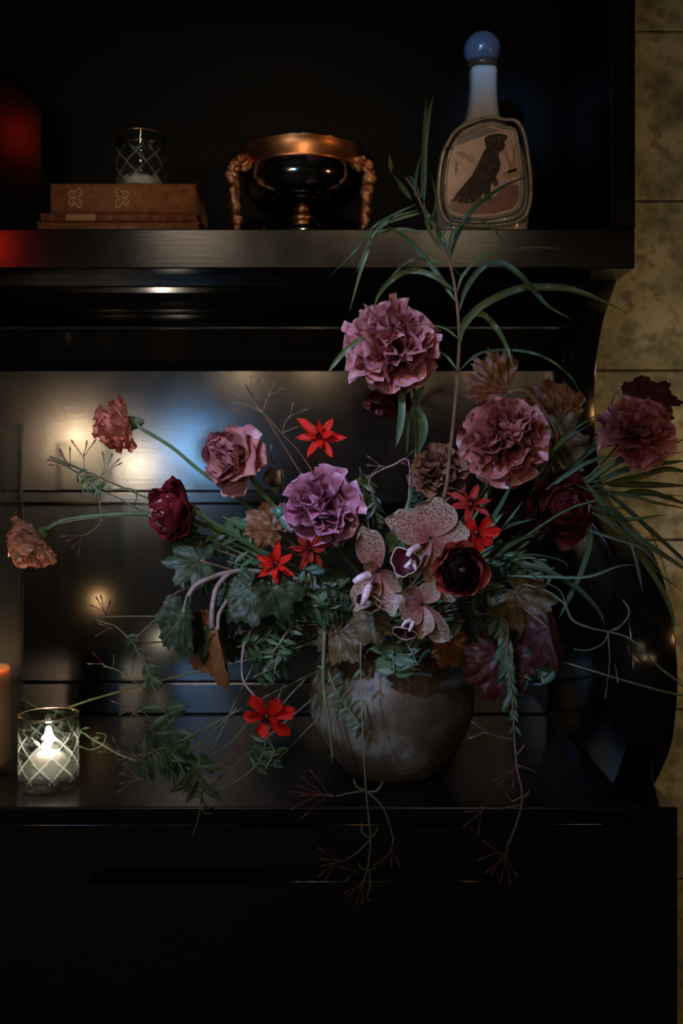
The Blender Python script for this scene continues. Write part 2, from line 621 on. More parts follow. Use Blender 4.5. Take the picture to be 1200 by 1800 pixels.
# raised field with bevelled frame
def raised(x0, x1, zt, zb, name):
    y0, y1 = Y(1.203), Y(1.192)
    b = 0.030
    vs = [(x0, y1, zt), (x1, y1, zt), (x1, y1, zb), (x0, y1, zb)]
    vs += [(x0 + b, y0 + .001, zt + .0155), (x1 - .0, y0 + .001, zt + .0155), (x1 - .0, y0 + .001, zb), (x0 + b, y0 + .001, zb)]
    f = [(0, 1, 2, 3), (4, 5, 1, 0), (5, 6, 2, 1), (7, 4, 0, 3), (6, 7, 3, 2)]
    add(name, mesh('raised', vs, f), L_, cab, smooth=False)
raised(P(150, 1550, 1.192).x, P(1132, 1550, 1.192).x - .016, P(0, 1551, 1.192).z, 0.2, 'raised_panel')
#raised(-1.02, P(120, 1550, 1.192).x - .03, P(0, 1551, 1.192).z, 0.2, 'raised_panel')

add('bead', tube([(XL, Y(1.203), P(0, 1452, 1.2).z), (XI, Y(1.203), P(0, 1452, 1.2).z)], .0016, .0016, 10, 1), L_, cab)
bz = P(0, 1551, 1.19).z
add('bead', tube([(P(150, 0, 1.19).x, Y(1.192), bz), (P(1131, 0, 1.19).x - .016, Y(1.192), bz)], .0014, .0014, 10, 1), L_, cab)

# ================================================================== things on the shelf and the desk
MAT['gold'] = M_simple('worn_gilt', (0.75, 0.52, 0.25), 0.45, 0.3, 300, 0.35)
MAT['gilt_dull'] = M_simple('rubbed_gilt', (0.34, 0.22, 0.09), 0.6, 0.2, 300, 0.35)
MAT['book_a'] = M_simple('russet_cloth', (0.30, 0.105, 0.036), 0.75, 0, 90, 0.35, 0.3)
MAT['book_b'] = M_simple('dark_leather', (0.20, 0.055, 0.022), 0.6, 0, 90, 0.45, 0.3)
MAT['book_c'] = M_simple('umber_leather', (0.22, 0.085, 0.035), 0.6, 0, 90, 0.45, 0.3)
MAT['label_leather'] = M_simple('tan_leather_label', (0.36, 0.17, 0.055), 0.6, 0, 200, 0.3)
MAT['paper'] = M_simple('aged_paper', (0.42, 0.33, 0.2), 0.8, 0, 200, 0.2)

def book(name, label, x0, x1, yf, depth, z0, z1, mt, bulge, flat=0.0022):
    t = thing(name, label, 'book', ((x0 + x1) / 2, yf + depth / 2, z0), 'old books stacked flat on the shelf')
    zc, h = (z0 + z1) / 2, (z1 - z0)
    # rounded spine: a shell along x
    n = 12
    outer = []
    for k in range(n + 1):
        a = -PI / 2 + PI * k / n
        outer.append((yf + bulge * (1 - math.cos(a)), zc + math.sin(a) * h / 2))
    inner = [(y + 0.0022, zc + (z - zc) * 0.93) for y, z in outer][::-1]
    sp = add('spine', prism_x(outer + inner, x0 + 0.002, x1 - 0.002), mt, t)
    add('cover', box(x0, x1, yf + bulge * .9, yf + depth, z1 - flat, z1, 0.0006), mt, t, smooth=False)
    add('cover', box(x0, x1, yf + bulge * .9, yf + depth, z0, z0 + flat, 0.0006), mt, t, smooth=False)
    add('page_block', box(x0 + .004, x1 - .004, yf + bulge, yf + depth - .004, z0 + flat, z1 - flat), MAT['paper'], t, smooth=False)
    return t, sp

bf = 1.43
def SX(px): return P(px, 0, bf).x
def SZ(py): return P(0, py, bf).z
yb = Y(bf)
bk3, _ = book('book', 'umber leather book at the bottom of the stack on the shelf', SX(63), SX(351), yb, .17, Z(SH1), SZ(389.5), MAT['book_c'], .004)
bk2, sp2 = book('book', 'thin dark leather book with gilt flower stamps, middle of the stack', SX(69), SX(347), yb, .165, SZ(389.4), SZ(373.2), MAT['book_b'], .004)
bk1, sp1 = book('book', 'russet cloth book with gilt scrolls, topmost of the stack', SX(86), SX(345), yb + .001, .155, SZ(373.0), SZ(320.5), MAT['book_a'], .006)
book_top = SZ(320.5)

def spine_y(py, z0, z1, bulge, base):
    zc = (z0 + z1) / 2
    s = max(-1, min(1, (P(0, py, bf).z - zc) / ((z1 - z0) / 2)))
    return base + bulge * (1 - math.sqrt(max(0, 1 - s * s))) - 0.0004

def gilt(parent, name, strokes, r, z0, z1, bulge, base, mt):
    """gilt tooling: fine raised strokes on a spine, given as polylines in spine coordinates"""
    vs, fs = [], []
    for st in strokes:
        pts = [Vector((SX(x), spine_y(y, z0, z1, bulge, base), SZ(y))) for x, y in st]
        me = tube(pts, r, r, 5, 4)
        o = len(vs)
        vs += [v.co.copy() for v in me.vertices]
        fs += [tuple(o + i for i in p.vertices) for p in me.polygons]
    return add(name, mesh(name, vs, fs), mt, parent)

za, zb_ = SZ(373.0), SZ(320.5)
def orn(cx, cy, s, flip):
    st = []
    for q in (-1, 1):
        st.append([(cx + s * (0.1) * flip, cy + q * 2.0), (cx + 9 * flip, cy + q * 1.2), (cx + 12.5 * flip, cy + q * 7), (cx + 8 * flip, cy + q * 13),
                   (cx + 2.5 * flip, cy + q * 10), (cx + 4 * flip, cy + q * 6), (cx + 7.5 * flip, cy + q * 7)])
        st.append([(cx + 1 * flip, cy + q * 9), (cx - 5 * flip, cy + q * 17), (cx - 10 * flip, cy + q * 14), (cx - 9 * flip, cy + q * 8), (cx - 5 * flip, cy + q * 8)])
        st.append([(cx - 1 * flip, cy + q * 2), (cx - 8 * flip, cy + q * 3), (cx - 11 * flip, cy + q * 6)])
    return st
gilt(sp1, 'gilt_scroll', orn(213, 347.5, 1, 1), .0008, za, zb_, .006, yb + .001, MAT['gold'])
gilt(sp1, 'gilt_scroll', orn(133, 347.5, 1, -1), .0008, za, zb_, .006, yb + .001, MAT['gold'])
rb = random.Random(3)
rows = []
for x, wd, y0, y1 in ((173, 7, 333, 369), (188, 7, 330, 368)):
    y = y0
    while y < y1:
        k = rb.random()
        if k < .75:
            rows.append([(x - wd / 2, y), (x + wd / 2, y)])
        if k > .45:
            rows.append([(x - wd / 2, y), (x, y + 2), (x + wd / 2, y + 3.4)])
        y += rb.choice((3.2, 4.2, 5.5))
for x in (154, 162):
    for y in range(335, 357, 4):
        rows.append([(x - 1.5, y), (x + 1.5, y + 1)])
gilt(sp1, 'gilt_lettering', rows, .00042, za, zb_, .006, yb + .001, MAT['gilt_dull'])
za, zb_ = SZ(389.4), SZ(373.2)
for cx in (92, 192, 232, 273, 317):
    st = [[(cx + 4 * math.cos(a), 383 + 4 * math.sin(a)) for a in [k * PI / 4 for k in range(9)]],
          [(cx - 1.5, 383), (cx + 1.5, 383)], [(cx, 381.5), (cx, 384.5)]]
    gilt(sp2, 'gilt_flower', st, .00055, za, zb_, .004, yb, MAT['gilt_dull'])
for cx in (74, 341):
    gilt(sp2, 'gilt_band', [[(cx - 2, 377), (cx + 2, 380), (cx - 2, 383), (cx + 2, 386)], [(cx + 3, 376), (cx + 3, 388)]], .0005, za, zb_, .004, yb, MAT['gilt_dull'])
add('title_label', box(SX(116), SX(168), yb - .0005, yb + .0006, SZ(388), SZ(376)), MAT['label_leather'], sp2, smooth=False)
gilt(sp2, 'gilt_lettering', [[(x, 379), (x + 2, 382), (x, 386)] for x in range(122, 165, 5)], .0004, za, zb_, 0, yb - .0004, MAT['gold'])

# ------------------------------------------------------------------ cut-glass votives
MAT['cut_glass'] = M_glass('clear_cut_glass', (0.96, 0.99, 0.96), 0.35)
s = NT('ground_glass_cut')
s.set(Base_Color=(.85, .9, .85), Roughness=.35)
s.b.inputs['Transmission Weight'].default_value = .6
tr_ = s.t.nodes.new('ShaderNodeBsdfTranslucent'); tr_.inputs['Color'].default_value = (.9, .95, .9, 1)
tp_ = s.t.nodes.new('ShaderNodeBsdfTransparent')
m1 = s.t.nodes.new('ShaderNodeMixShader'); m1.inputs[0].default_value = .35
m2 = s.t.nodes.new('ShaderNodeMixShader'); m2.inputs[0].default_value = .45
s.l(s.b.outputs[0], m1.inputs[1]); s.l(tr_.outputs[0], m1.inputs[2]); s.l(m1.outputs[0], m2.inputs[1]); s.l(tp_.outputs[0], m2.inputs[2]); s.l(m2.outputs[0], s.out.inputs['Surface'])
MAT['cut_edge'] = s.m
MAT['gold_rim'] = M_simple('rose_gold_rim', (0.80, 0.50, 0.30), 0.25, 1.0)
s = NT('candle_wax'); s.set(Base_Color=(0.9, 0.88, 0.84), Roughness=0.5)
s.b.inputs['Subsurface Weight'].default_value = 0.7
s.b.inputs['Subsurface Radius'].default_value = (0.02, 0.016, 0.012)
s.b.inputs['Subsurface Scale'].default_value = 0.6
MAT['wax'] = s.m
s = NT('amber_wax'); s.set(Base_Color=(0.17, 0.085, 0.035), Roughness=0.3)
s.b.inputs['Subsurface Weight'].default_value = 0.8
s.b.inputs['Subsurface Radius'].default_value = (0.05, 0.022, 0.008)
s.b.inputs['Subsurface Scale'].default_value = 1.0
MAT['amber_wax'] = s.m
MAT['wick'] = M_simple('burnt_wick', (0.02, 0.015, 0.01), 0.9)
MAT['flame'] = M_emit('candle_flame', (1.0, 0.66, 0.32), 40)

def votive(loc, label, lit):
    t = thing('votive_glass', label, 'candle holder', loc, 'diamond-cut glass votives')
    R, H, n, m = 0.0385, 0.092, 144, 56
    def groove(a, z):
        if z < 0.010 or z > 0.074:
            return 0.0
        k = 8
        g = 0.0
        for sgn in (-1, 1):
            q = (a * k / (2 * PI) + sgn * z / 0.030) % 1.0
            dd = min(q, 1 - q)
            g = max(g, 1 - dd / 0.11)
        return max(0.0, g) * min(1, (0.076 - z) / 0.008)
    vs, fs = [], []
    for j in range(m + 1):
        z = 0.004 + (H - 0.004) * j / m
        for i in range(n):
            a = 2 * PI * i / n
            r = R - 0.0024 * groove(a, z)
            if j == 0:
                r -= 0.0015
            vs.append((r * math.cos(a), r * math.sin(a), z))
    for j in range(m):
        for i in range(n):
            i2 = (i + 1) % n
            fs.append((j * n + i, j * n + i2, (j + 1) * n + i2, (j + 1) * n + i))
    top = m * n
    prev = top
    for (r, z) in ((R - .0012, H + .0010), (R - .0030, H), (R - .0038, H - .004), (R - .0040, .018), (R - .012, .0125), (0.004, .012)):
        o = len(vs)
        for i in range(n):
            a = 2 * PI * i / n
            vs.append((r * math.cos(a), r * math.sin(a), z))
        for i in range(n):
            i2 = (i + 1) % n
            fs.append((prev + i, prev + i2, o + i2, o + i))
        prev = o
    fs.append(tuple(prev + i for i in range(n)))
    o = len(vs)
    for (r, z) in ((R - .006, 0.0), (R - .012, 0.0012), (0.004, .0012)):
        o2 = len(vs)
        for i in range(n):
            a = 2 * PI * i / n
            vs.append((r * math.cos(a), r * math.sin(a), z))
        src = 0 if o2 == o else o2 - n
        for i in range(n):
            i2 = (i + 1) % n
            fs.append((src + i2, src + i, o2 + i, o2 + i2))
    fs.append(tuple(len(vs) - n + i for i in range(n))[::-1])
    T = Matrix.Translation(Vector(loc))
    me = mesh('glass_cup', vs, fs)
    me.materials.append(MAT['cut_glass']); me.materials.append(MAT['cut_edge'])
    for pl in me.polygons:
        c = pl.center
        if pl.index < n * m and groove(math.atan2(c.y, c.x), c.z) > .55:
            pl.material_index = 1
    add('glass_cup', me, None, t, T)
    rim = [((R - .0012) * math.cos(2 * PI * i / 64), (R - .0012) * math.sin(2 * PI * i / 64), H + .0008) for i in range(65)]
    add('gilded_rim', tube(rim, .0011, .0011, 6, raw=True), MAT['gold_rim'], t, T)
    return t

vl = P(85.5, 0, 1.285); vl.z = ZD
vot = votive(vl, 'clear diamond-cut glass votive with a lit candle on the desk', True)
vu = P(248, 0, 1.51); vu.z = book_top
votive(vu, 'small diamond-cut glass votive standing on the stacked books', False)

def candle(loc, label, prof, mt, flame_z, power, flame_s=1.0, lit=True, color=(1.0, 0.80, 0.55)):
    t = thing('candle', label, 'candle', loc)
    T = Matrix.Translation(Vector(loc))
    def wob(r, z, a):
        return r * (1 + 0.03 * noise.noise(Vector((math.cos(a) * 2, math.sin(a) * 2, z * 60))))
    add('wax_body', lathe(prof, 40, wob), mt, t, T)
    zt = prof[-1][1]
    add('wick', tube([(0, 0, zt - .002), (.0006, 0, zt + .004), (.0018, 0, zt + .008)], .0007, .0006, 6), MAT['wick'], t, T)
    if lit:
        fl = [(0.0004, zt + .006), (0.0032, zt + .011), (0.0042, zt + .016), (0.0032, zt + .023), (0.0016, zt + .030), (0.0002, zt + .036)]
        fl = [(r * flame_s, zt + .006 + (z - zt - .006) * flame_s) for r, z in fl]
        add('flame', lathe(fl, 14), MAT['flame'], t, T)
        light('candle_light', 'POINT', Vector(loc) + Vector((0, 0, flame_z)), color, power, 0.006)
    return t

candle(vl + Vector((0, 0, .0122)), 'low white votive candle burning inside the cut glass on the desk',
       [(.027, 0), (.028, .004), (.027, .012), (.0235, .020), (.019, .027), (.014, .031), (.010, .0325), (.003, .0315)], MAT['wax'], .052, 0.9, 0.7, color=(1, .86, .68))
candle(vu + Vector((0, 0, .0122)), 'low white unlit candle inside the votive on the books',
       [(.026, 0), (.027, .003), (.026, .012), (.022, .016), (.004, .015)], MAT['wax'], .05, 0, lit=False)

# ------------------------------------------------------------------ tall cylinder with pillar candle
MAT['thin_glass'] = M_thin_glass('clear_glass', gain=1.3)
hx, hd, hr = -0.492, 1.36, 0.0550
hl = Vector((hx, Y(hd), ZD))
hur = thing('hurricane_cylinder', 'tall clear glass hurricane cylinder beside the lit votive', 'glass cylinder', hl)
H = P(0, 746, 1.36).z - ZD
prof = [(hr - .004, 0), (hr, .004), (hr, H - .001), (hr - .001, H), (hr - .003, H), (hr - .0038, H - .002), (hr - .0038, .010), (hr - .010, .007), (.003, .007)]
add('glass_wall', lathe(prof, 72), MAT['thin_glass'], hur, Matrix.Translation(hl))
pz = P(0, 1172, 1.36).z - ZD
candle(hl + Vector((0, 0, .0075)), 'amber pillar candle burning inside the tall glass cylinder',
       [(.036, 0), (.038, .003), (.0378, pz - .012), (.037, pz - .008), (.035, pz - .010), (.030, pz - .016), (.012, pz - .019), (.003, pz - .019)], MAT['amber_wax'],
       pz + .010, 0.20, 1.0, color=(1, .55, .22))

# ------------------------------------------------------------------ dark gabled case at the end of the shelf
MAT['case'] = M_simple('dark_green_black_varnish', (0.004, 0.0048, 0.003), 0.13, 0, 20, 0.3)
jd = 1.615
gl = P(-45, 0, jd); gl.z = Z(SH1)
case = thing('gabled_case', 'dark varnished case with sloping gable top beside the stacked books', 'case', (gl.x, Y(jd) + .05, gl.z))
def gx(q): return P(q, 0, jd).x
def gz(q): return P(0, q, jd).z
gab = [(gx(75), gl.z), (gx(75), gz(200)), (gx(66), gz(180)), (gx(-20), gz(102)), (gx(-45), gz(92)), (gx(-70), gz(102)), (gx(-156), gz(180)), (gx(-165), gz(200)), (gx(-165), gl.z)]
k = len(gab)
vs = [(x, Y(jd), z) for x, z in gab] + [(x, Y(jd) + .095, z) for x, z in gab]
o = add('body', mesh('case', vs, [tuple(range(k)), tuple(range(k, 2 * k))[::-1]] + [(i, k + i, k + (i + 1) % k, (i + 1) % k) for i in range(k)]), MAT['case'], case, smooth=False)
mod = o.modifiers.new('bevel', 'BEVEL'); mod.width = .003; mod.segments = 2
add('plinth', box(gx(-172), gx(79), Y(jd) - .004, Y(jd) + .097, gl.z, gl.z + .010, .002), MAT['case'], case, smooth=False)

# ------------------------------------------------------------------ copper and steel bowl
s = NT('aged_copper'); f = s.noise(45, 4, s.pos())
s.set(Base_Color=s.ramp(f, [(0.3, (0.66, 0.26, 0.10)), (0.7, (0.88, 0.44, 0.21))]), Roughness=0.36, Metallic=1.0)
MAT['copper'] = s.m
s = NT('cast_copper'); f = s.noise(160, 5, s.pos())
s.set(Base_Color=s.ramp(f, [(0.3, (0.42, 0.15, 0.06)), (0.7, (0.85, 0.46, 0.26))]), Roughness=0.22, Metallic=1.0)
s.bump(f, 0.9, 0.004)
MAT['cast'] = s.m
s = NT('dark_steel'); s.set(Base_Color=(0.40, 0.39, 0.36), Roughness=0.10, Metallic=1.0)
MAT['steel'] = s.m
bd = 1.52
bl = P(531, 0, bd); bl.z = Z(SH1)
T = Matrix.Translation(bl)
bowl = thing('footed_bowl', 'polished metal footed bowl with copper band and ornate cast handles', 'bowl', bl)
z_r = P(0, 236, bd - .09).z - bl.z
z_b = P(0, 273, bd - .09).z - bl.z
R0 = 0.0945
body = [(0.006, .050), (.020, .051), (.045, .056), (.070, .068), (.084, .084), (.0895, .098), (.0905, z_b), (.0925, z_b + .0005), (.086, z_b), (.082, .090), (.06, .068), (.004, .056)]
add('basin', lathe(body, 72), MAT['steel'], bowl, T)
band = [(.0915, z_b - .0005), (.0930, z_b + .001), (.0925, z_b + .004), (.0930, z_b + .016), (.0938, z_r - .004), (.0955, z_r - .0015), (.0955, z_r), (.093, z_r + .0012), (.089, z_r), (.088, z_b)]
add('rim_band', lathe(band, 72, close=False), MAT['copper'], bowl, T)
add('rim_wire', tube([(.0952 * math.cos(2 * PI * i / 72), .0952 * math.sin(2 * PI * i / 72), z_r) for i in range(73)], .0011, .0011, 6, raw=True), MAT['steel'], bowl, T)
add('stem', lathe([(.024, .020), (.020, .024), (.016, .030), (.0135, .038), (.015, .046), (.022, .0515)], 32), MAT['copper'], bowl, T)
add('foot', lathe([(.082, 0), (.085, .003), (.0855, .019), (.083, .0218), (.06, .0225), (.024, .0235), (.003, .0235)], 64), MAT['steel'], bowl, T)
for sgn in (-1, 1):
    ph = [(.080, .112), (.089, .125), (.099, .119), (.1025, .104), (.0995, .085), (.0965, .062), (.0945, .040), (.093, .018), (.0925, .0)]
    pts = [Vector((sgn * a, -.036 - .004 * k, b)) for k, (a, b) in enumerate(ph)]
    pts = [Vector((p.x * math.cos(.0) , p.y, max(p.z, 0.001))) for p in pts]
    hd_ = add('handle', tube(pts, .012, .006, 14, 9, 0.55, rf=lambda q: .0150 - .0075 * q ** .7), MAT['cast'], bowl, T)
    for k, (a, b, r) in enumerate(((.092, .126, .006), (.102, .119, .0055), (.106, .104, .0055), (.104, .088, .005), (.094, .108, .0065), (.099, .076, .0045), (.099, .064, .004))):
        kn = lathe([(r * math.sin(PI * q / 6) + .0002, -r * math.cos(PI * q / 6)) for q in range(7)], 9, lambda rr, z, an: rr * (1 + .2 * math.sin(3 * an)))
        add('cast_knob', kn, MAT['cast'], hd_, T @ Matrix.Translation((sgn * a, -.049 - .002 * (k % 3) - .003 * k / 3, b)))

# ------------------------------------------------------------------ porcelain decanter
s = NT('glazed_porcelain')
p = s.pos(); f = s.noise(22, 4, p)
s.set(Base_Color=s.ramp(f, [(0.35, (0.40, 0.38, 0.31)), (0.65, (0.52, 0.51, 0.45))]), Roughness=0.22)
s.b.inputs['Coat Weight'].default_value = 0.4
MAT['porcelain'] = s.m
MAT['umber_edge'] = M_simple('umber_glaze', (0.10, 0.06, 0.03), 0.25, 0, 60, 0.5)
MAT['frame_glaze'] = M_simple('smoky_gilt_glaze', (0.33, 0.29, 0.21), 0.18, 0.1, 70, 0.4)
MAT['dark_glaze'] = M_simple('dark_glaze_line', (0.03, 0.025, 0.02), 0.2)
MAT['stopper'] = M_simple('grey_blue_glaze', (0.10, 0.12, 0.15), 0.18, 0, 40, 0.3)
dd = 1.505
dl = P(853, 0, dd); dl.z = Z(SH1)
dec = thing('decanter', 'tall porcelain decanter with round stopper and framed dog picture', 'bottle', dl)
T = Matrix.Translation(dl)
fd = dd - .045          # front face distance
def DX(px): return P(px, 0, fd).x - dl.x
def DZ(py): return P(0, py, fd).z - dl.z
sections = [  # py, left px, right px, half depth
    (424, 782, 924, .036), (405, 774, 931, .040), (380, 768, 937, .043), (330, 769, 938, .045), (290, 773, 934, .045), (250, 783, 925, .045), (228, 793, 912, .044),
    (214, 806, 900, .042), (204, 818, 888, .038), (190, 824, 883, .032), (160, 830, 881, .026), (130, 833, 880, .023), (110, 832, 881, .022), (97, 831, 882, .021)]
vs, fs = [], []
n = 56
for (py, l, r, b) in sections:
    z = max(0, DZ(py)); a = (DX(r) - DX(l)) / 2; c = (DX(r) + DX(l)) / 2
    e = 3.6
    for k in range(n):
        an = 2 * PI * k / n
        cs, sn = math.cos(an), math.sin(an)
        vs.append((c + a * math.copysign(abs(cs) ** (2 / e), cs), b * math.copysign(abs(sn) ** (2 / e), sn), z))
m = len(sections)
for i in range(m - 1):
    for k in range(n):
        k2 = (k + 1) % n
        fs.append((i * n + k, i * n + k2, (i + 1) * n + k2, (i + 1) * n + k))
fs.append(tuple(range(n))[::-1]); fs.append(tuple((m - 1) * n + k for k in range(n)))
bod = add('body', mesh('decanter_body', vs, fs), MAT['porcelain'], dec, T)
md = bod.modifiers.new('sub', 'SUBSURF'); md.levels = 1; md.render_levels = 2
add('collar', lathe([(.0205, 0), (.0225, .002), (.0225, .006), (.020, .008)], 40), MAT['umber_edge'], dec, T @ Matrix.Translation((DX(856), 0, DZ(98))))
sr = .0278
add('stopper', lathe([(.012, -.030), (.020, -.0225), (.0205, -.020), (.0195, -.019)] + [(sr * math.sin(math.radians(q)), -sr * math.cos(math.radians(q))) for q in range(46, 180, 9)] + [(.0006, sr)], 48),
    MAT['stopper'], dec, T @ Matrix.Translation((DX(855), 0, DZ(66))))
def front(pts, off=0.0):
    return [Vector((DX(x), -.0455 - off, DZ(y))) for x, y in pts]
def loop(pts, off, r, mt, name, par):
    q = front(pts + pts[:2], off)
    c = cat(q, 6)
    c = c[:len(c) - 6] + [c[0]]
    return add(name, tube(c, r, r, 8, raw=True), mt, par, T)
outer = [(782, 262), (800, 232), (826, 217), (862, 207), (884, 211), (908, 214), (921, 240), (929, 290), (932, 330), (928, 366), (912, 387), (870, 396), (820, 396), (788, 390), (776, 372), (771, 340), (774, 295)]
inner = [(793, 262), (806, 243), (832, 229), (862, 219), (882, 224), (903, 228), (909, 250), (915, 295), (917, 330), (914, 358), (900, 374), (862, 383), (820, 384), (794, 379), (785, 364), (782, 335), (785, 295)]
loop(outer, -.0012, .0036, MAT['frame_glaze'], 'outer_frame', dec)
loop([(851 + (x - 851) * .965, 305 + (y - 305) * .965) for x, y in outer], .002, .0012, MAT['dark_glaze'], 'frame_line', dec)
loop(inner, .000, .0026, MAT['frame_glaze'], 'inner_frame', dec)

def flat(name, pts, off, mt, parent, th=.0004):
    a = front(pts, off); b = front(pts, off - th)
    k = len(pts)
    me = mesh(name, a + b, [tuple(range(k)), tuple(range(k, 2 * k))[::-1]] + [(i, k + i, k + (i + 1) % k, (i + 1) % k) for i in range(k)])
    return add(name, me, mt, parent, T, smooth=False)
s = NT('picture_sky'); f = s.noise(30, 4, s.pos())
s.set(Base_Color=s.ramp(f, [(0.35, (0.47, 0.27, 0.21)), (0.65, (0.62, 0.42, 0.34))]), Roughness=0.25)
MAT['pic_sky'] = s.m
pic = flat('picture', inner, .0005, MAT['pic_sky'], dec, .002)
def zp(x, y): return (740 + x / 4.285, y / 4.285)
MAT['pic_dog'] = M_simple('picture_dark_brown', (0.018, 0.006, 0.005), 0.4, 0, 260, 0.75, spec=.2)
MAT['pic_hi'] = M_simple('picture_fur_highlight', (0.26, 0.12, 0.075), 0.3)
MAT['pic_ochre'] = M_simple('picture_ochre', (0.36, 0.19, 0.05), 0.3, 0, 200, 0.4)
MAT['pic_cloud'] = M_simple('picture_cloud', (0.13, 0.08, 0.07), 0.3, 0, 200, 0.5)
MAT['pic_grass'] = M_simple('picture_grass', (0.17, 0.045, 0.025), 0.3, 0, 200, 0.6)
MAT['pic_blade'] = M_simple('picture_blade', (0.50, 0.30, 0.18), 0.3)
dog = [(475, 1045), (500, 1022), (560, 1008), (610, 1010), (650, 1026), (642, 1050), (622, 1072), (634, 1100), (612, 1135), (584, 1150), (584, 1190), (598, 1235), (588, 1290), (560, 1335), (580, 1380), (566, 1412), (545, 1398),
       (536, 1372), (522, 1400), (520, 1470), (530, 1505), (485, 1510), (470, 1452), (445, 1500), (380, 1535), (300, 1530), (235, 1515), (262, 1462), (320, 1395), (380, 1322), (425, 1240), (462, 1160), (490, 1110), (478, 1080)]
flat('cloud_print', [zp(*q) for q in [(245, 1085), (300, 1030), (400, 990), (500, 965), (600, 985), (520, 1005), (430, 1040), (330, 1075), (270, 1100)]], .0008, MAT['pic_cloud'], pic)
for br in ([(262, 1140), (330, 1150), (405, 1195), (398, 1228), (330, 1200), (270, 1175)], [(610, 1120), (632, 1130), (682, 1240), (690, 1100), (712, 1090), (716, 1290), (650, 1310), (660, 1250)], [(640, 1290), (730, 1268), (740, 1330), (650, 1345), (600, 1330)]):
    flat('branch_print', [zp(*q) for q in br], .0008, MAT['pic_ochre'], pic)
flat('cattail_print', [zp(*q) for q in [(252, 1318), (258, 1220), (278, 1215), (270, 1315)]], .0009, MAT['pic_cloud'], pic)
flat('grass_print', [zp(*q) for q in [(205, 1560), (222, 1500), (300, 1490), (420, 1500), (560, 1480), (600, 1420), (680, 1390), (735, 1400), (735, 1500), (690, 1570), (560, 1610), (330, 1620), (240, 1600)]], .0008, MAT['pic_grass'], pic)
flat('dog_print', [zp(*q) for q in dog], .0010, MAT['pic_dog'], pic)
rp = random.Random(5)
for st in ([(500, 1060), (540, 1045), (560, 1075)], [(575, 1030), (590, 1065), (570, 1100)], [(480, 1180), (500, 1240), (540, 1260)], [(540, 1120), (560, 1140), (572, 1175)], [(420, 1290), (460, 1330), (450, 1370)],
           [(500, 1300), (520, 1270), (570, 1240)], [(330, 1430), (390, 1420), (430, 1450)], [(470, 1350), (500, 1330), (520, 1360)], [(600, 1040), (620, 1035), (632, 1045)]):
    a = [zp(*q) for q in st]
    add('fur_print', tube(front(a, .0011), .0007, .0002, 5, 4), MAT['pic_hi'], pic, T)
for k in range(46):
    x = rp.uniform(215, 725); y = rp.uniform(1500, 1600) if x < 560 else rp.uniform(1420, 1580)
    h = rp.uniform(25, 70); lx = rp.uniform(-40, 40)
    add('grass_blade_print', tube(front([zp(x, y), zp(x + lx * .4, y - h * .6), zp(x + lx, y - h)], .0011), .0004, .0001, 4, 3), MAT['pic_blade'], pic, T)

# ------------------------------------------------------------------ the vase
s = NT('weathered_stoneware')
p = s.pos(); f = s.noise(11, 6, p, 0.6); g = s.noise(150, 4, p, 0.7)
c = s.ramp(f, [(0.38, (0.042, 0.026, 0.013)), (0.52, (0.085, 0.062, 0.034)), (0.66, (0.20, 0.185, 0.145))])
c = s.mix(s.ramp(g, [(0.5, (0, 0, 0)), (0.72, (0.6, 0.6, 0.6))]), c, (0.05, 0.04, 0.028))
s.set(Base_Color=c, Roughness=0.5); s.bump(g, 0.35, 0.0015)
MAT['vase'] = s.m
VD = 1.345
vc = P(688, 0, VD); vc.z = ZD
VR = 0.1115
prof = [(.050, 0), (.056, .0015), (.064, .008), (.080, .026), (.098, .052), (.109, .080), (VR, .100), (.1105, .122), (.104, .146), (.091, .168), (.077, .181), (.069, .186), (.0665, .189), (.068, .193),
        (.065, .1945), (.061, .192), (.060, .187), (.068, .182), (.086, .166), (.100, .140), (.104, .110), (.100, .080), (.075, .030), (.004, .012)]
ring = lambda r, z, a: r + (.0007 * math.sin(z * 420 + .6 * math.sin(a)) if r > .07 and z < .19 else 0)
vase = add('vase', lathe(prof, 96, ring), MAT['vase'], None, Matrix.Translation(vc))
tag(vase, 'round weathered stoneware vase holding the flower arrangement on the desk', 'vase')

# ================================================================== the flowers
def px(n, d=1.22): return n * d / F
RS = random.Random(11)
VMZ = ZD + 0.188

def to_vase(pts, seed):
    rd = random.Random(seed)
    a, r = rd.uniform(0, 6.28), rd.uniform(.012, .040)
    q = Vector((vc.x + r * math.cos(a), vc.y + r * math.sin(a), VMZ))
    last = pts[-1]
    mid = last.lerp(q, .6) + Vector((0, 0, max(0.0, .012)))
    return pts + [mid, q, Vector((vc.x + .5 * r * math.cos(a), vc.y + .5 * r * math.sin(a), ZD + .07))]

# ---- colours of the petals and leaves
MAUVE = M_petal('mauve_petal', [(0, (.22, .04, .035)), (.45, (.52, .13, .13)), (.85, (.68, .24, .26)), (1, (.74, .36, .38))], (.20, .03, .025), .45)
PLUM = M_petal('plum_pink_petal', [(0, (.20, .03, .05)), (.5, (.46, .12, .19)), (.9, (.58, .22, .34)), (1, (.64, .34, .46))], (.22, .03, .05), .5)
PEACH = M_petal('peach_petal', [(0, (.85, .74, .60)), (.5, (.95, .62, .50)), (.85, (.92, .42, .30)), (1, (.60, .14, .08))], (.95, .45, .28), .3, tr=.32, streak=.15)
BLUSH = M_petal('blush_petal', [(0, (.75, .72, .58)), (.7, (.94, .84, .80)), (.90, (.92, .58, .48)), (1, (.92, .36, .18))], (.70, .38, .30), .15, tr=.32, streak=.15)
ROSE = M_petal('dusky_rose_petal', [(0, (.55, .26, .18)), (.5, (.66, .27, .23)), (.88, (.62, .24, .26)), (1, (.30, .07, .08))], (.75, .40, .30), .35)
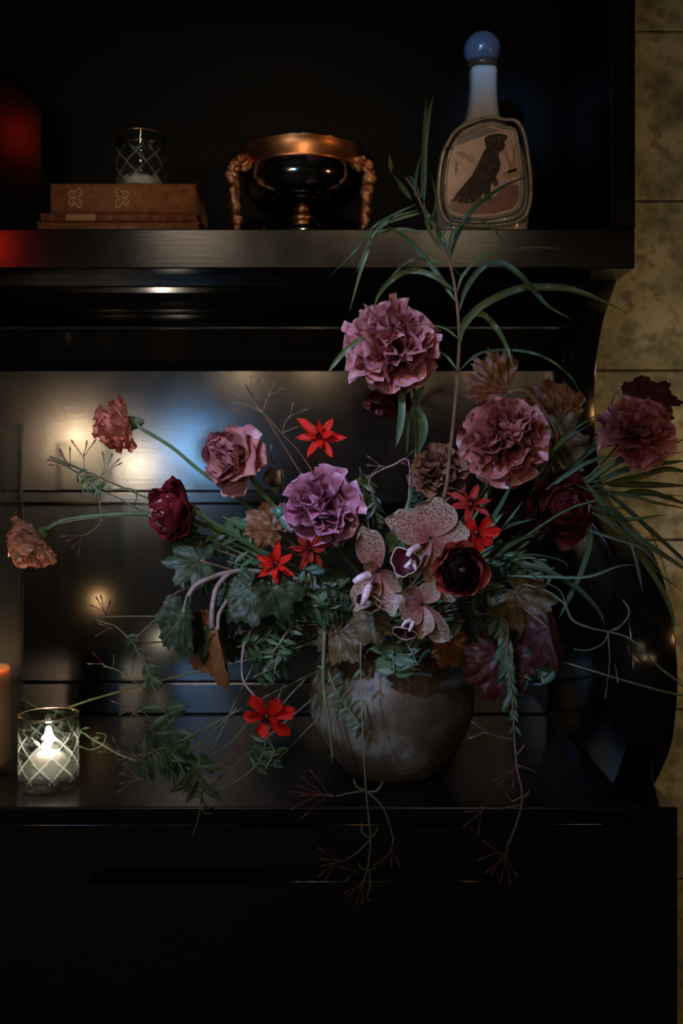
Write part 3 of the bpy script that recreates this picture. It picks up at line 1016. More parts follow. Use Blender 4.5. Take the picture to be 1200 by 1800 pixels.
DUSK = M_petal('dusky_red_petal', [(0, (.20, .03, .02)), (.5, (.42, .09, .065)), (.9, (.54, .16, .13)), (1, (.60, .26, .24))], (.18, .028, .016), .45)
WINE = M_petal('wine_red_petal', [(0, (.05, .004, .005)), (.6, (.12, .008, .013)), (1, (.24, .020, .028))], (.05, .004, .005), .5, rough=.4)
OXB = M_petal('oxblood_petal', [(0, (.04, .004, .004)), (.6, (.085, .008, .009)), (1, (.15, .016, .016))], (.03, .002, .003), .5, rough=.45)
RED = M_petal('scarlet_petal', [(0, (.30, .006, .004)), (.4, (.78, .016, .008)), (1, (.85, .03, .014))], (.55, .010, .006), .4, rough=.6, spec=.25)
BRICK = M_petal('brick_red_petal', [(0, (.16, .008, .006)), (.5, (.46, .03, .018)), (1, (.52, .05, .03))], (.25, .012, .008), .5, rough=.6, spec=.25)
COLLAR = M_petal('crimson_petal', [(0, (.16, .01, .01)), (.6, (.42, .035, .035)), (1, (.52, .10, .06))], (.22, .012, .012), .5, rough=.35)
BLACKP = M_petal('near_black_petal', [(0, (.010, .003, .003)), (.7, (.014, .004, .004)), (1, (.035, .006, .006))], (.006, .002, .002), .5, rough=.4)
DRIED = M_petal('dried_brown_petal', [(0, (.14, .07, .03)), (.5, (.26, .12, .055)), (1, (.34, .15, .09))], (.10, .035, .02), .55)
POD = M_petal('papery_tan', [(0, (.20, .15, .08)), (.5, (.42, .27, .15)), (1, (.50, .38, .28))], (.22, .11, .05), .5)

def M_orchid():
    s = NT('speckled_orchid')
    uvv, u, v = s.uv()
    base = s.ramp(v, [(0, (.26, .06, .05)), (.35, (.34, .17, .12)), (.8, (.42, .32, .22)), (1, (.48, .42, .29))])
    mp = s.t.nodes.new('ShaderNodeMapping'); mp.inputs['Scale'].default_value = (19, 22, 1); s.l(uvv, mp.inputs['Vector'])
    vo = s.t.nodes.new('ShaderNodeTexVoronoi'); vo.inputs['Scale'].default_value = 1.0; vo.inputs['Randomness'].default_value = .8
    s.l(mp.outputs[0], vo.inputs['Vector'])
    spots = s.ramp(vo.outputs['Distance'], [(.40, (1, 1, 1)), (.55, (0, 0, 0))])
    du = s.math('ABSOLUTE', s.math('SUBTRACT', u, 0.5))
    inside = s.ramp(du, [(.36, (1, 1, 1)), (.47, (0, 0, 0))])
    c = s.mix(s.math('MULTIPLY', spots, s.math('MULTIPLY', inside, .9)), base, (.13, .016, .02))
    s.set(Base_Color=c, Roughness=.45)
    transl(s, c, .2)
    return s.m
ORCH = M_orchid()
LIP = M_simple('maroon_lip', (.055, .006, .009), .35, 0, 120, .6)
LIPRIM = M_simple('cream_lip_edge', (.60, .50, .42), .5)
COLUMN = M_simple('white_pink_column', (.70, .52, .54), .4, 0, 160, .35)
STEM = M_simple('green_stem', (.085, .15, .055), .45, 0, 60, .35)
STEMB = M_simple('brown_twig', (.20, .105, .055), .6, 0, 60, .4)
STEMV = M_simple('olive_vine', (.13, .15, .07), .5, 0, 60, .35)
STEMP = M_simple('hairy_pink_stem', (.27, .20, .18), .6, 0, 90, .35)
BUD = M_simple('pink_bud', (.15, .042, .036), .5, 0, 120, .3)
BUDP = M_simple('pale_bud', (.26, .18, .13), .5, 0, 120, .3)
LEAF = M_leaf('green_leaf', (.040, .085, .034), (.070, .135, .055), (.12, .18, .09))
LEAFB = M_leaf('blue_green_leaf', (.045, .10, .045), (.075, .15, .065), (.10, .17, .09))
LEAFD = M_leaf('dark_green_leaf', (.018, .042, .020), (.04, .072, .026), (.07, .105, .045))
BLADE = M_leaf('willow_leaf', (.070, .105, .028), (.105, .155, .042), (.13, .17, .06), vw=.08)
CALYX = M_simple('green_calyx', (.12, .17, .09), .5, 0, 80, .3)
RUSSET = M_vein_leaf('russet_leaf', (.15, .044, .012), (.26, .12, .035), (.065, .016, .007))
MAROON = M_vein_leaf('maroon_leaf', (.048, .008, .008), (.085, .017, .015), (.026, .004, .005))
OLIVE = M_vein_leaf('olive_brown_leaf', (.085, .06, .022), (.16, .12, .045), (.05, .03, .012))
GREENV = M_vein_leaf('veined_green_leaf', (.018, .038, .014), (.036, .070, .026), (.06, .095, .042))

# ---- petals (unit size; one mesh for each shape, variant and colour)
def w_fan(v): return .14 + .98 * v ** .85
def w_round(v): return .30 + .78 * math.sin(PI * (v ** .75) * .80)
def w_star(v): return max(.05, .40 + .75 * math.sin(PI * v ** .8) - .40 * v)
def w_strap(v): return max(.08, (.45 + .65 * math.sin(PI * min(1, v * .9) ** .9)) * (1 if v < .82 else math.sqrt(max(.02, 1 - ((v - .82) / .19) ** 2))))
def w_obov(v): return max(.10, (.24 + .95 * v ** .9) * (1 if v < .8 else math.sqrt(max(0, 1 - ((v - .8) / .215) ** 2))))
def w_sepal(v): return max(.16, .30 + .85 * math.sin(PI * (v ** .9) * .82) * (1 if v < .85 else math.sqrt(max(0.03, 1 - ((v - .85) / .155) ** 2))))
KIND = {'fan': (w_fan, dict(W=1.45, cup=.10, ruf=.17, kr=1.7, serr=.018, rnd=.24, crum=.13, rpow=2.4)),
        'fanflat': (w_fan, dict(W=1.1, cup=.12, ruf=.07, kr=2.4, serr=.03, rnd=.28, crum=.10)),
        'round': (w_round, dict(W=1.1, cup=.22, ruf=.05, kr=1.7, serr=.02, crum=.10)),
        'cupped': (w_round, dict(W=1.0, cup=.30, ruf=.02, kr=1.2, serr=.02)),
        'star': (w_strap, dict(W=.30, cup=.22, ruf=.04, kr=1.2, crum=.05)),
        'obov': (w_obov, dict(W=.52, cup=.14, ruf=.025, kr=1.5, serr=.02)),
        'sepal': (w_sepal, dict(W=.70, cup=.16, ruf=.025, kr=1.2)),
        'leaflet': (lambda v: max(.04, math.sin(PI * min(1, v * .97 + .03)) ** .8), dict(W=.27, cup=.16, ruf=.015, kr=1)),
        'oval': (lambda v: max(.04, math.sin(PI * min(1, v * .97 + .03)) ** .65), dict(W=.52, cup=.12, ruf=.03, kr=1.6))}
CACHE = {}
def petal(kind, mt, var, curl):
    key = (kind, mt.name, var, round(curl, 1))
    if key not in CACHE:
        wf, kw = KIND[kind]
        small = kind in ('leaflet',)
        kw = dict(kw); W = kw.pop('W')
        me = petal_mesh(1.0, W, wf, curl=round(curl, 1), seed=hash((kind, var)) % 9999 if False else (len(kind) * 131 + var * 17), nu=4 if small else (16 if kind[:3] == 'fan' else 8), nv=6 if small else 10, **kw)
        me.materials.append(mt)
        CACHE[key] = me
    return CACHE[key]

def put_petals(t, base, axis, R, kind, mt, layers, seed, jit=.12, name='petal', lift=.06):
    rd = random.Random(seed)
    axis = Vector(axis).normalized()
    e1 = axis.orthogonal().normalized()
    e2 = axis.cross(e1)
    for li, (n, tilt, ln, curl) in enumerate(layers):
        off = rd.uniform(0, 6.28)
        for k in range(n):
            a = off + 2 * PI * k / n + rd.uniform(-jit, jit) * 2
            ti = math.radians(tilt) + rd.uniform(-jit, jit)
            rad = e1 * math.cos(a) + e2 * math.sin(a)
            y = axis * math.cos(ti) + rad * math.sin(ti)
            z = axis * math.sin(ti) - rad * math.cos(ti)
            z = Matrix.Rotation(rd.uniform(-jit, jit) * 1.6, 3, y) @ z
            M = basis(base + axis * (R * lift * li), y, z, R * ln * rd.uniform(.86, 1.10))
            add(name, petal(kind, mt, rd.randrange(5), curl + rd.choice((-.1, 0, .1))), None, t, M)

def stem_part(t, pts, r, mt, name='stem', r1=None):
    return add(name, tube(pts, r, r1 or r, 7, 6), mt, t)

def calyx(t, base, axis, L, r, mt, n=5):
    axis = Vector(axis).normalized()
    prof = [(r * .30, -L), (r * .55, -L * .8), (r * .85, -L * .4), (r, 0.0), (r * 1.15, L * .12)]
    o = add('calyx', lathe(prof, 12, close=False), mt, t, basis(base, axis.orthogonal(), axis) if False else Matrix.Translation(base) @ axis.to_track_quat('Z', 'Y').to_matrix().to_4x4())
    return o

L_CARN = [(6, 98, 1.0, .0), (6, 80, 1.03, .3), (5, 62, 1.0, .5), (5, 45, .98, .6), (4, 28, .93, .7), (3, 10, .85, .6)]
L_SIDE = [(9, 72, 1.0, -.3), (9, 56, 1.03, -.1), (8, 42, 1.05, .1), (7, 26, 1.05, .2), (5, 10, 1.0, .1)]
L_ROSE = [(5, 82, .98, -.6), (5, 62, 1.0, -.1), (6, 44, 1.0, .4), (6, 28, .98, .6), (5, 14, .92, .6), (3, 5, .85, .5)]
L_RAN = [(7, 88, .98, .7), (7, 70, 1.0, 1.0), (8, 54, .98, 1.2), (8, 40, .92, 1.3), (7, 26, .84, 1.3), (5, 12, .74, 1.2)]

def bloom(name, label, cat, c, Rp, axis, kind, mt, layers, stem, seed, smat=None, srad=2.6, jit=.12, setback=.35, group=None, cal=True, stem_end=True):
    """a cut flower: stem from the vase, calyx and every petal"""
    C = P(*c)
    R = px(Rp, c[2])
    ax = Vector(axis).normalized()
    base = C - ax * (R * setback)
    pts = [base - ax * (R * .25)] + [P(*q) for q in stem]
    if stem_end:
        pts = to_vase(pts, seed)
    t = thing(name, label, cat, pts[-1], group)
    stem_part(t, pts, px(srad), smat or STEM)
    if cal:
        calyx(t, base, ax, R * .42, R * .24, CALYX)
    put_petals(t, base, ax, R, kind, mt, layers, seed, jit)
    return t, base, R, ax

def blade_leaf(t, pts, wpx, mt=None, roll=0.0, fold=.25, name='leaf'):
    q = [P(*p) for p in pts]
    return add(name, ribbon(q, px(wpx, pts[0][2]), 6, fold, roll), mt or BLADE, t)

# ---------------- carnations, roses, ranunculus
t, *_ = bloom('carnation', 'large mauve ruffled carnation held highest, in front of the dark panel', 'flower', (690, 606, 1.22), 84, (-.22, -.95, .22), 'fan', MAUVE, L_CARN,
              [(727, 682, 1.25), (737, 740, 1.27), (737, 800, 1.28), (722, 870, 1.30), (708, 920, 1.31)], 21, srad=4, jit=.2)
for q, wd in (([(704, 672, 1.23), (706, 720, 1.225), (702, 755, 1.225), (696, 785, 1.225)], 13), ([(726, 711, 1.25), (744, 735, 1.25), (746, 765, 1.25), (733, 800, 1.26)], 10),
              ([(725, 712, 1.25), (720, 735, 1.25), (717, 765, 1.25), (714, 802, 1.25)], 6), ([(728, 706, 1.25), (735, 692, 1.24), (746, 678, 1.235)], 12)):
    blade_leaf(t, q, wd, LEAFB)
bloom('hanging_flower', 'dark maroon flower hanging folded below the large mauve carnation', 'flower', (682, 712, 1.29), 76, (-.05, -.25, -1), 'fanflat', OXB,
      [(5, 26, .95, .2), (5, 12, 1.0, .1)], [(702, 655, 1.30), (722, 700, 1.33), (730, 800, 1.35)], 22, srad=2, setback=.75)
bloom('carnation', 'peach carnation seen from behind, on a long stem reaching out left', 'flower', (202, 749, 1.21), 52, (-.86, -.20, -.16), 'fanflat', PEACH, L_SIDE,
      [(246, 752, 1.21), (300, 785, 1.215), (358, 833, 1.22), (430, 885, 1.25), (500, 940, 1.28)], 23, srad=3.2, setback=.55)
bloom('carnation', 'blush carnation with burnt orange edge drooping beside the glass cylinder', 'flower', (52, 958, 1.20), 52, (-.62, -.35, -.62), 'fanflat', BLUSH, L_SIDE,
      [(84, 930, 1.20), (112, 915, 1.20), (180, 906, 1.20), (262, 904, 1.21), (340, 916, 1.23), (440, 970, 1.27)], 24, srad=4.2, setback=.5)
bloom('ranunculus', 'wine red ranunculus turned sideways between the long carnation stems', 'flower', (304, 898, 1.20), 66, (-.72, -.66, .02), 'cupped', WINE, L_RAN,
      [(352, 905, 1.215), (400, 935, 1.24), (455, 968, 1.27), (520, 1010, 1.30)], 25, srad=5, setback=.4)
bloom('rose', 'dusky mauve rose with curled brown petal edges', 'flower', (404, 803, 1.19), 62, (-.52, -.80, .18), 'round', ROSE, L_ROSE,
      [(447, 848, 1.21), (480, 888, 1.22), (530, 945, 1.26)], 26, srad=4.5, setback=.4)
bloom('carnation', 'plum pink carnation with torn petals above the small scarlet flowers', 'flower', (563, 893, 1.18), 66, (-.10, -.98, .08), 'fan', PLUM, L_CARN,
      [(590, 960, 1.25), (630, 1010, 1.29)], 27, srad=4, jit=.2)
bloom('carnation', 'dusky red carnation under the russet leaves', 'flower', (890, 769, 1.22), 74, (.02, -.98, .10), 'fan', DUSK, L_CARN,
      [(868, 838, 1.26), (845, 890, 1.27), (800, 960, 1.30)], 28, srad=3.5, jit=.18)
bloom('carnation', 'dusky purple carnation in front of the stone wall', 'flower', (1120, 756, 1.20), 64, (.10, -.72, .62), 'fan', DUSK, L_CARN,
      [(1103, 796, 1.21), (1045, 838, 1.23), (980, 885, 1.26), (880, 960, 1.29)], 29, srad=4.5, jit=.18)
bloom('carnation', 'dried brown carnation behind the speckled orchid', 'flower', (772, 830, 1.27), 50, (-.05, -.92, .35), 'fan', DRIED, L_CARN,
      [(770, 885, 1.29), (755, 940, 1.31)], 30, srad=3.5, jit=.18)
bloom('ranunculus', 'oxblood ranunculus beside the long grassy leaves', 'flower', (990, 892, 1.24), 78, (.15, -.97, .05), 'cupped', OXB, L_RAN,
      [(930, 950, 1.28), (850, 1010, 1.30)], 31, srad=3.5, setback=.4)
bloom('ranunculus', 'near black ranunculus deep among stems under the dusky red carnation', 'flower', (915, 895, 1.28), 70, (-.1, -.97, .1), 'cupped', BLACKP, L_RAN,
      [(880, 960, 1.31)], 32, srad=3.5, setback=.4)
# black-centred crimson ranunculus
t, base, R, ax = bloom('ranunculus', 'crimson ranunculus with a wide black centre in front of the orchid', 'flower', (808, 1002, 1.12), 56, (.05, -1, -.02), 'cupped', COLLAR,
      [(7, 92, 1.02, .8), (7, 82, 1.0, .9)], [(800, 1040, 1.2), (770, 1060, 1.27)], 33, srad=4, setback=.35)
put_petals(t, base, ax, R, 'cupped', BLACKP, [(9, 76, 1.0, 1.0), (9, 66, .96, 1.2), (9, 52, .86, 1.4), (9, 38, .76, 1.5), (7, 22, .66, 1.5)], 34, .06, 'inner_petal', .0)
add('eye', lathe([(.0001 + .0035 * math.sin(q * PI / 12), .0022 * math.cos(q * PI / 12)) for q in range(0, 7)][::-1], 12), M_simple('grey_eye', (.07, .045, .045), .5, 0, 300, .5), t,
    Matrix.Translation(base + ax * R * .64) @ ax.to_track_quat('Z', 'Y').to_matrix().to_4x4())

# ---------------- scarlet star flowers
def star(label, c, Rp, axis, stem, seed, kind='star', mt=RED, layers=None, group=None, smat=None):
    t, base, R, ax = bloom('star_flower', label, 'flower', c, Rp, axis, kind, mt, layers or [(6, 84, 1.0, -.2), (4, 55, .72, .1)], stem, seed, srad=2.0, setback=.1, cal=False, group=group, smat=smat)
    rd = random.Random(seed)
    cen = add('flower_eye', lathe([(R * .02, -R * .1), (R * .13, -.02 * R), (R * .14, R * .06), (R * .07, R * .13), (R * .01, R * .15)], 10), OXB, t, Matrix.Translation(base) @ ax.to_track_quat('Z', 'Y').to_matrix().to_4x4())
    e1 = ax.orthogonal().normalized(); e2 = ax.cross(e1)
    for k in range(7):
        a = k * .9 + rd.random()
        dr = (ax + (e1 * math.cos(a) + e2 * math.sin(a)) * .35).normalized()
        add('stamen', tube([base + ax * R * .08, base + dr * R * .22, base + dr * R * .34], R * .018, R * .025, 5, 3), OXB, cen)
    return t
star('scarlet star flower standing up against the glowing panel', (561, 768, 1.24), 50, (-.08, -.93, .30), [(562, 812, 1.26), (563, 860, 1.28), (600, 960, 1.31)], 41)
star('scarlet star flower with drooping petals under the plum carnation', (484, 992, 1.16), 44, (-.25, -.93, -.15), [(520, 1000, 1.22), (580, 1040, 1.28)], 42)
star('brick red star flower pressed against the plum carnation base', (545, 966, 1.17), 42, (.1, -.93, -.25), [(575, 1000, 1.24)], 43, mt=BRICK)
star('scarlet star flower with upright petals beside the orchid top', (828, 884, 1.20), 46, (.05, -.75, .66), [(815, 920, 1.24), (780, 990, 1.29)], 44, mt=BRICK)
star('scarlet flower with blunt petals above the black-centred ranunculus', (838, 938, 1.16), 42, (.1, -.85, -.35), [(820, 950, 1.2), (780, 1000, 1.28)], 45, 'obov', RED, [(7, 80, 1.0, -.3)])
star('bright red broad-petalled flower hanging low beside the vase', (468, 1262, 1.15), 50, (-.18, -.88, -.42), [(446, 1222, 1.165), (425, 1185, 1.18), (440, 1110, 1.22), (520, 1060, 1.28)], 46, 'obov', RED,
     [(6, 82, 1.0, -.2), (3, 60, .7, .1)], smat=STEMP)

# ---------------- speckled orchids
def orchid(label, c, petals, lip, column, stem, seed):
    C = P(*c)
    pts = to_vase([C + Vector((0, .006, 0))] + [P(*q) for q in stem], seed)
    t = thing('orchid', label, 'flower', pts[-1], None)
    stem_part(t, pts, px(3), STEM)
    for k, (ang, ln, wd, back, roll, curl) in enumerate(petals):
        a = math.radians(ang)
        y = Vector((math.cos(a), back, math.sin(a)))
        y.normalize()
        z = Matrix.Rotation(roll, 3, y) @ Vector((0, -1, 0))
        M = basis(C + y * px(4, c[2]), y, z, px(ln, c[2]))
        S = Matrix.Diagonal((wd / (ln * .70), 1, 1, 1))
        add('sepal', petal('sepal', ORCH, k % 5, curl), None, t, M @ S)
    # lip: an open cup with a pale rim
    lp = P(lip[0], lip[1], c[2] - .012)
    r = px(lip[2], c[2])
    ax = Vector(lip[3]).normalized()
    wv = lambda rr, z, a: rr * (1 + .10 * math.sin(3 * a + 1) + .05 * math.sin(7 * a)) * (1.0 + .25 * math.sin(a))
    prof = [(r * .06, -r * .95), (r * .45, -r * .82), (r * .78, -r * .5), (r * .95, -r * .1), (r * 1.04, r * .12), (r * 1.0, r * .13), (r * .9, -r * .08), (r * .72, -r * .45), (r * .4, -r * .74), (r * .03, -r * .84)]
    ML = Matrix.Translation(lp) @ ax.to_track_quat('Z', 'Y').to_matrix().to_4x4()
    lo = add('lip', lathe(prof, 28, wv), LIP, t, ML)
    rim = [(wv(r * 1.03, 0, 2 * PI * k / 40) * math.cos(2 * PI * k / 40), wv(r * 1.03, 0, 2 * PI * k / 40) * math.sin(2 * PI * k / 40), r * .135) for k in range(41)]
    add('lip_edge', tube(rim, r * .045, r * .045, 5, raw=True), LIPRIM, lo, ML)
    for q in column:
        cp = [P(x, y, c[2] + dz) for x, y, dz in q[:-1]]
        add('column', tube(cp, px(q[-1], c[2]), px(q[-1] * .6, c[2]), 9, 5), COLUMN, t)
    return t
orchid('speckled cream and maroon orchid, fully open behind the black-centred ranunculus', (757, 946, 1.15),
       [(160, 86, 58, -.15, .55, .2), (80, 70, 70, .05, 0, .3), (8, 66, 48, .1, -.2, .1), (-72, 120, 56, .08, .2, -.2), (-130, 88, 46, .12, .2, .1)],
       (712, 994, 24, (-.35, -.85, .15)), [[(735, 962, -.02), (722, 968, -.035), (716, 978, -.04), 7], [(724, 985, -.024), (717, 992, -.026), (711, 998, -.026), 4.5], [(726, 985, -.024), (729, 996, -.026), (731, 1003, -.026), 4]],
       [(745, 1000, 1.22)], 51)
orchid('speckled orchid seen from the side, beside the plum carnation', (664, 1004, 1.155),
       [(112, 80, 50, -.05, .35, .25), (-30, 52, 44, -.3, .8, .4), (-75, 80, 50, -.1, -.3, .5), (-115, 78, 46, -.05, .4, .5), (150, 34, 22, -.5, 0, .5)],
       (648, 1062, 20, (-.25, -.75, -.5)), [[(648, 1012, -.025), (634, 1016, -.035), (622, 1024, -.035), 9], [(648, 1030, -.026), (642, 1048, -.034), (638, 1062, -.03), 8]],
       [(690, 1030, 1.22)], 52)
orchid('speckled orchid nodding down over the vase rim', (742, 1062, 1.145),
       [(150, 48, 40, -.4, .3, .5), (-150, 56, 44, -.5, .2, .6), (-58, 76, 40, -.15, .5, -.3), (-95, 60, 40, -.3, 0, .4), (60, 40, 36, .1, 0, .3)],
       (712, 1114, 19, (-.2, -.6, -.75)), [[(722, 1090, -.03), (712, 1094, -.036), (706, 1103, -.036), 4], [(726, 1093, -.03), (722, 1103, -.036), (719, 1110, -.036), 4]],
       [(745, 1075, 1.24)], 53)

# ---------------- lobed leaves
def lobed_mesh(seed, lobes=7, depth=.20, crumple=.10, fold=0.0, droop=.15, span=2.85):
    rd = random.Random(seed)
    ph = rd.uniform(0, 6.28)
    na, nr = 84, 9
    axes = [(-1 + 2 * (k + .5) / lobes) * span * .9 for k in range(lobes)]
    vs, uv, ve, fs = [(0, 0, 0)], [(.5, 0)], [0.0], []
    for j in range(1, nr + 1):
        s = j / nr
        for i in range(na):
            th = -span + 2 * span * i / (na - 1)
            near = min(axes, key=lambda q: abs(q - th))
            dl = abs(th - near) / (span * .9 / lobes)
            rr = (.66 + .34 * math.cos(th / 1.35)) * (1 - depth * min(1, dl) ** 1.4)
            if j == nr:
                rr *= 1 + .05 * math.sin(i * 2.1 + ph) + .025 * math.sin(i * 5.3)
            x, y = rr * s * math.sin(th), rr * s * math.cos(th)
            z = crumple * (noise.noise(Vector((x * 3.1 + seed, y * 3.1, 0))) * s + .5 * noise.noise(Vector((x * 7 + seed, y * 7, 3)))) - droop * s * s * (x * x + y * y) + fold * abs(x)
            perp = abs(math.sin(th - near)) * rr * s
            vn = math.exp(-(perp / .018) ** 2)
            side = abs(((s * 5 - dl * .9) % 1) - .5)
            vn = max(vn, .55 * max(0, 1 - side / .10) * min(1, dl * 3))
            vs.append((x, y, z - .02 * vn)); uv.append((.5 + x / 2, s)); ve.append(vn)
    for i in range(na - 1):
        fs.append((0, 1 + i + 1, 1 + i))
    for j in range(nr - 1):
        for i in range(na - 1):
            a = 1 + j * na + i
            fs.append((a, a + 1, a + na + 1, a + na))
    me = mesh('lobed_leaf', vs, fs, uv)
    at = me.attributes.new('vein', 'FLOAT', 'POINT')
    at.data.foreach_set('value', ve)
    return me

def lobed(label, base, tip, mt, normal, seed, petiole, size=None, smat=None, group=None, srad=2.2, narrow=1.0, **kw):
    """one cut leaf: petiole to the vase and a lobed blade between base and tip"""
    B, Tp = P(*base), P(*tip)
    pts = to_vase([B] + [P(*q) for q in petiole], seed)
    t = thing('cut_leaf', label, 'leaf', pts[-1], group)
    stem_part(t, pts, px(srad), smat or STEMB, 'petiole')
    s = size * base[2] / F if size else (Tp - B).length
    me = lobed_mesh(seed, **kw)
    add('blade', me, mt, t, basis(B, Tp - B, Vector(normal), s) @ Matrix.Diagonal((narrow, 1, 1, 1)))
    return t
lobed('russet veined leaf standing above the dusky red carnation', (893, 690, 1.23), (845, 640, 1.22), RUSSET, (-.1, -.95, .2), 61, [(925, 690, 1.24), (965, 740, 1.26), (972, 790, 1.28), (900, 900, 1.30)], 84, crumple=.16, srad=3, span=1.15, lobes=5)
lobed('russet leaf behind, close to the cabinet arm', (985, 740, 1.33), (968, 662, 1.34), RUSSET, (.3, -.9, -.1), 62, [(1000, 760, 1.33), (980, 830, 1.31)], 84, crumple=.18, span=1.3, lobes=5)
lobed('brown leaf spreading under the dusky red carnation', (930, 770, 1.29), (935, 850, 1.28), OLIVE, (.1, -.9, .4), 63, [(935, 800, 1.31)], 96, crumple=.16)
lobed('ochre brown leaf right of the dusky red carnation', (960, 800, 1.30), (1000, 740, 1.29), OLIVE, (.2, -.9, .3), 64, [(930, 860, 1.30)], 84, crumple=.16)
lobed('deep maroon lobed leaf against the stone wall', (1122, 700, 1.23), (1192, 700, 1.22), MAROON, (.0, -.80, .6), 65, [(1118, 716, 1.24), (1080, 790, 1.26), (960, 900, 1.29)], 74, crumple=.10)
lobed('maroon leaf folded like a pouch below the oxblood ranunculus', (965, 1106, 1.19), (985, 1180, 1.18), MAROON, (.2, -.95, .1), 66, [(940, 1085, 1.2), (890, 1060, 1.24)], 78, fold=-.5, crumple=.08, smat=STEMB, narrow=.6)
lobed('dull russet leaf hanging right of the vase mouth', (905, 1040, 1.24), (950, 1080, 1.22), OLIVE, (.2, -.85, .5), 67, [(870, 1050, 1.26)], 82, crumple=.18)
lobed('brown leaf curled beside the trailing jasmine right of the vase', (880, 1150, 1.23), (860, 1240, 1.22), MAROON, (-.2, -.95, .1), 68, [(850, 1110, 1.26)], 82, fold=.3, crumple=.18)
lobed('rust leaf lying over the vase shoulder', (790, 1130, 1.215), (812, 1190, 1.225), RUSSET, (.3, -.9, .3), 69, [(775, 1100, 1.25)], 50, crumple=.15)
lobed('limp green and blue leaf hanging from a pinkish hairy stem', (323, 1078, 1.17), (320, 1165, 1.165), GREENV, (-.45, -.88, .1), 70, [(335, 1040, 1.18), (360, 1020, 1.19), (420, 1005, 1.22), (520, 1020, 1.27)], 80, fold=.55, crumple=.10, smat=STEMP, srad=4.5, narrow=.62)
lobed('black-green wilted leaf hanging between the limp leaves', (372, 1105, 1.18), (358, 1170, 1.18), GREENV, (.3, -.95, 0), 71, [(374, 1060, 1.18), (386, 1025, 1.19), (425, 1003, 1.22), (530, 1020, 1.27)], 66, fold=-.5, crumple=.16, smat=STEMP, srad=4.5, narrow=.7)
lobed('rust brown wilted leaf hanging in a long fold', (382, 1108, 1.175), (408, 1212, 1.17), RUSSET, (.5, -.8, 0), 72, [(390, 1070, 1.19), (440, 1030, 1.24)], 104, fold=-.75, crumple=.14, lobes=5, smat=STEMP, srad=3.5, narrow=.42)
lobed('dark green leaf spread flat left of the scarlet flowers', (352, 985, 1.20), (292, 985, 1.19), GREENV, (-.2, -.85, .5), 73, [(400, 1000, 1.22)], 66, depth=.34, crumple=.08)
lobed('teal green angular leaf under the small scarlet flowers', (480, 1035, 1.17), (512, 1105, 1.17), GREENV, (.35, -.9, .2), 74, [(510, 1030, 1.22)], 64, fold=.4, lobes=5, depth=.32)
lobed('shaded green leaf above the rust wilted leaf', (440, 1035, 1.20), (400, 1090, 1.19), GREENV, (-.1, -.9, .4), 75, [(480, 1030, 1.24)], 70, crumple=.16)
lobed('olive leaf lying on the vase shoulder below the scarlet flowers', (600, 1110, 1.215), (585, 1160, 1.215), OLIVE, (-.2, -.9, .5), 76, [(630, 1085, 1.26)], 62, crumple=.15)
lobed('olive leaf over the vase mouth below the side-on orchid', (655, 1085, 1.20), (630, 1130, 1.20), OLIVE, (-.1, -.85, .55), 77, [(665, 1075, 1.24)], 52, crumple=.15)
lobed('amber leaf tip beside the plum carnation', (607, 900, 1.22), (612, 838, 1.22), RUSSET, (-.4, -.85, .2), 78, [(615, 940, 1.25)], 40, fold=.5, lobes=3)
lobed('rusty crumpled leaf beside the green water tube', (480, 930, 1.215), (430, 900, 1.215), RUSSET, (-.1, -.9, .5), 79, [(520, 960, 1.25)], 56, fold=.4, crumple=.2)

# ---------------- seed pods, water tube
pod, *_ = bloom('seed_pod', 'papery tan seed pod behind the dusky rose', 'seed pod', (482, 840, 1.23), 32, (-.12, -.25, .95), 'cupped', POD, [(5, 30, 1.0, .8), (5, 14, 1.0, .7)], [(488, 880, 1.25), (530, 950, 1.29)], 81, srad=2.5, setback=.5)
tb = thing('water_tube', 'small green plastic flower water tube among the stems', 'tube', P(512, 932, 1.205))
A, B = P(486, 893, 1.20), P(515, 935, 1.195)
axd = (B - A).normalized()
QM = Matrix.Translation(A) @ axd.to_track_quat('Z', 'Y').to_matrix().to_4x4()
Lt = (B - A).length
MAT['tube_cap'] = M_simple('green_rubber_cap', (.05, .16, .11), .35)
MAT['tube_green'] = M_simple('green_clear_plastic', (.10, .20, .14), .15, 0, 0)
add('cap', lathe([(px(5), 0), (px(10), px(1)), (px(10.5), px(14)), (px(9), px(16)), (px(6), px(16.5))], 24), MAT['tube_cap'], tb, QM)
add('vial', lathe([(px(7), px(15)), (px(8), px(20)), (px(9.5), px(30)), (px(9), px(40)), (px(5), px(50)), (px(.6), px(54))], 24), MAT['tube_green'], tb, QM)

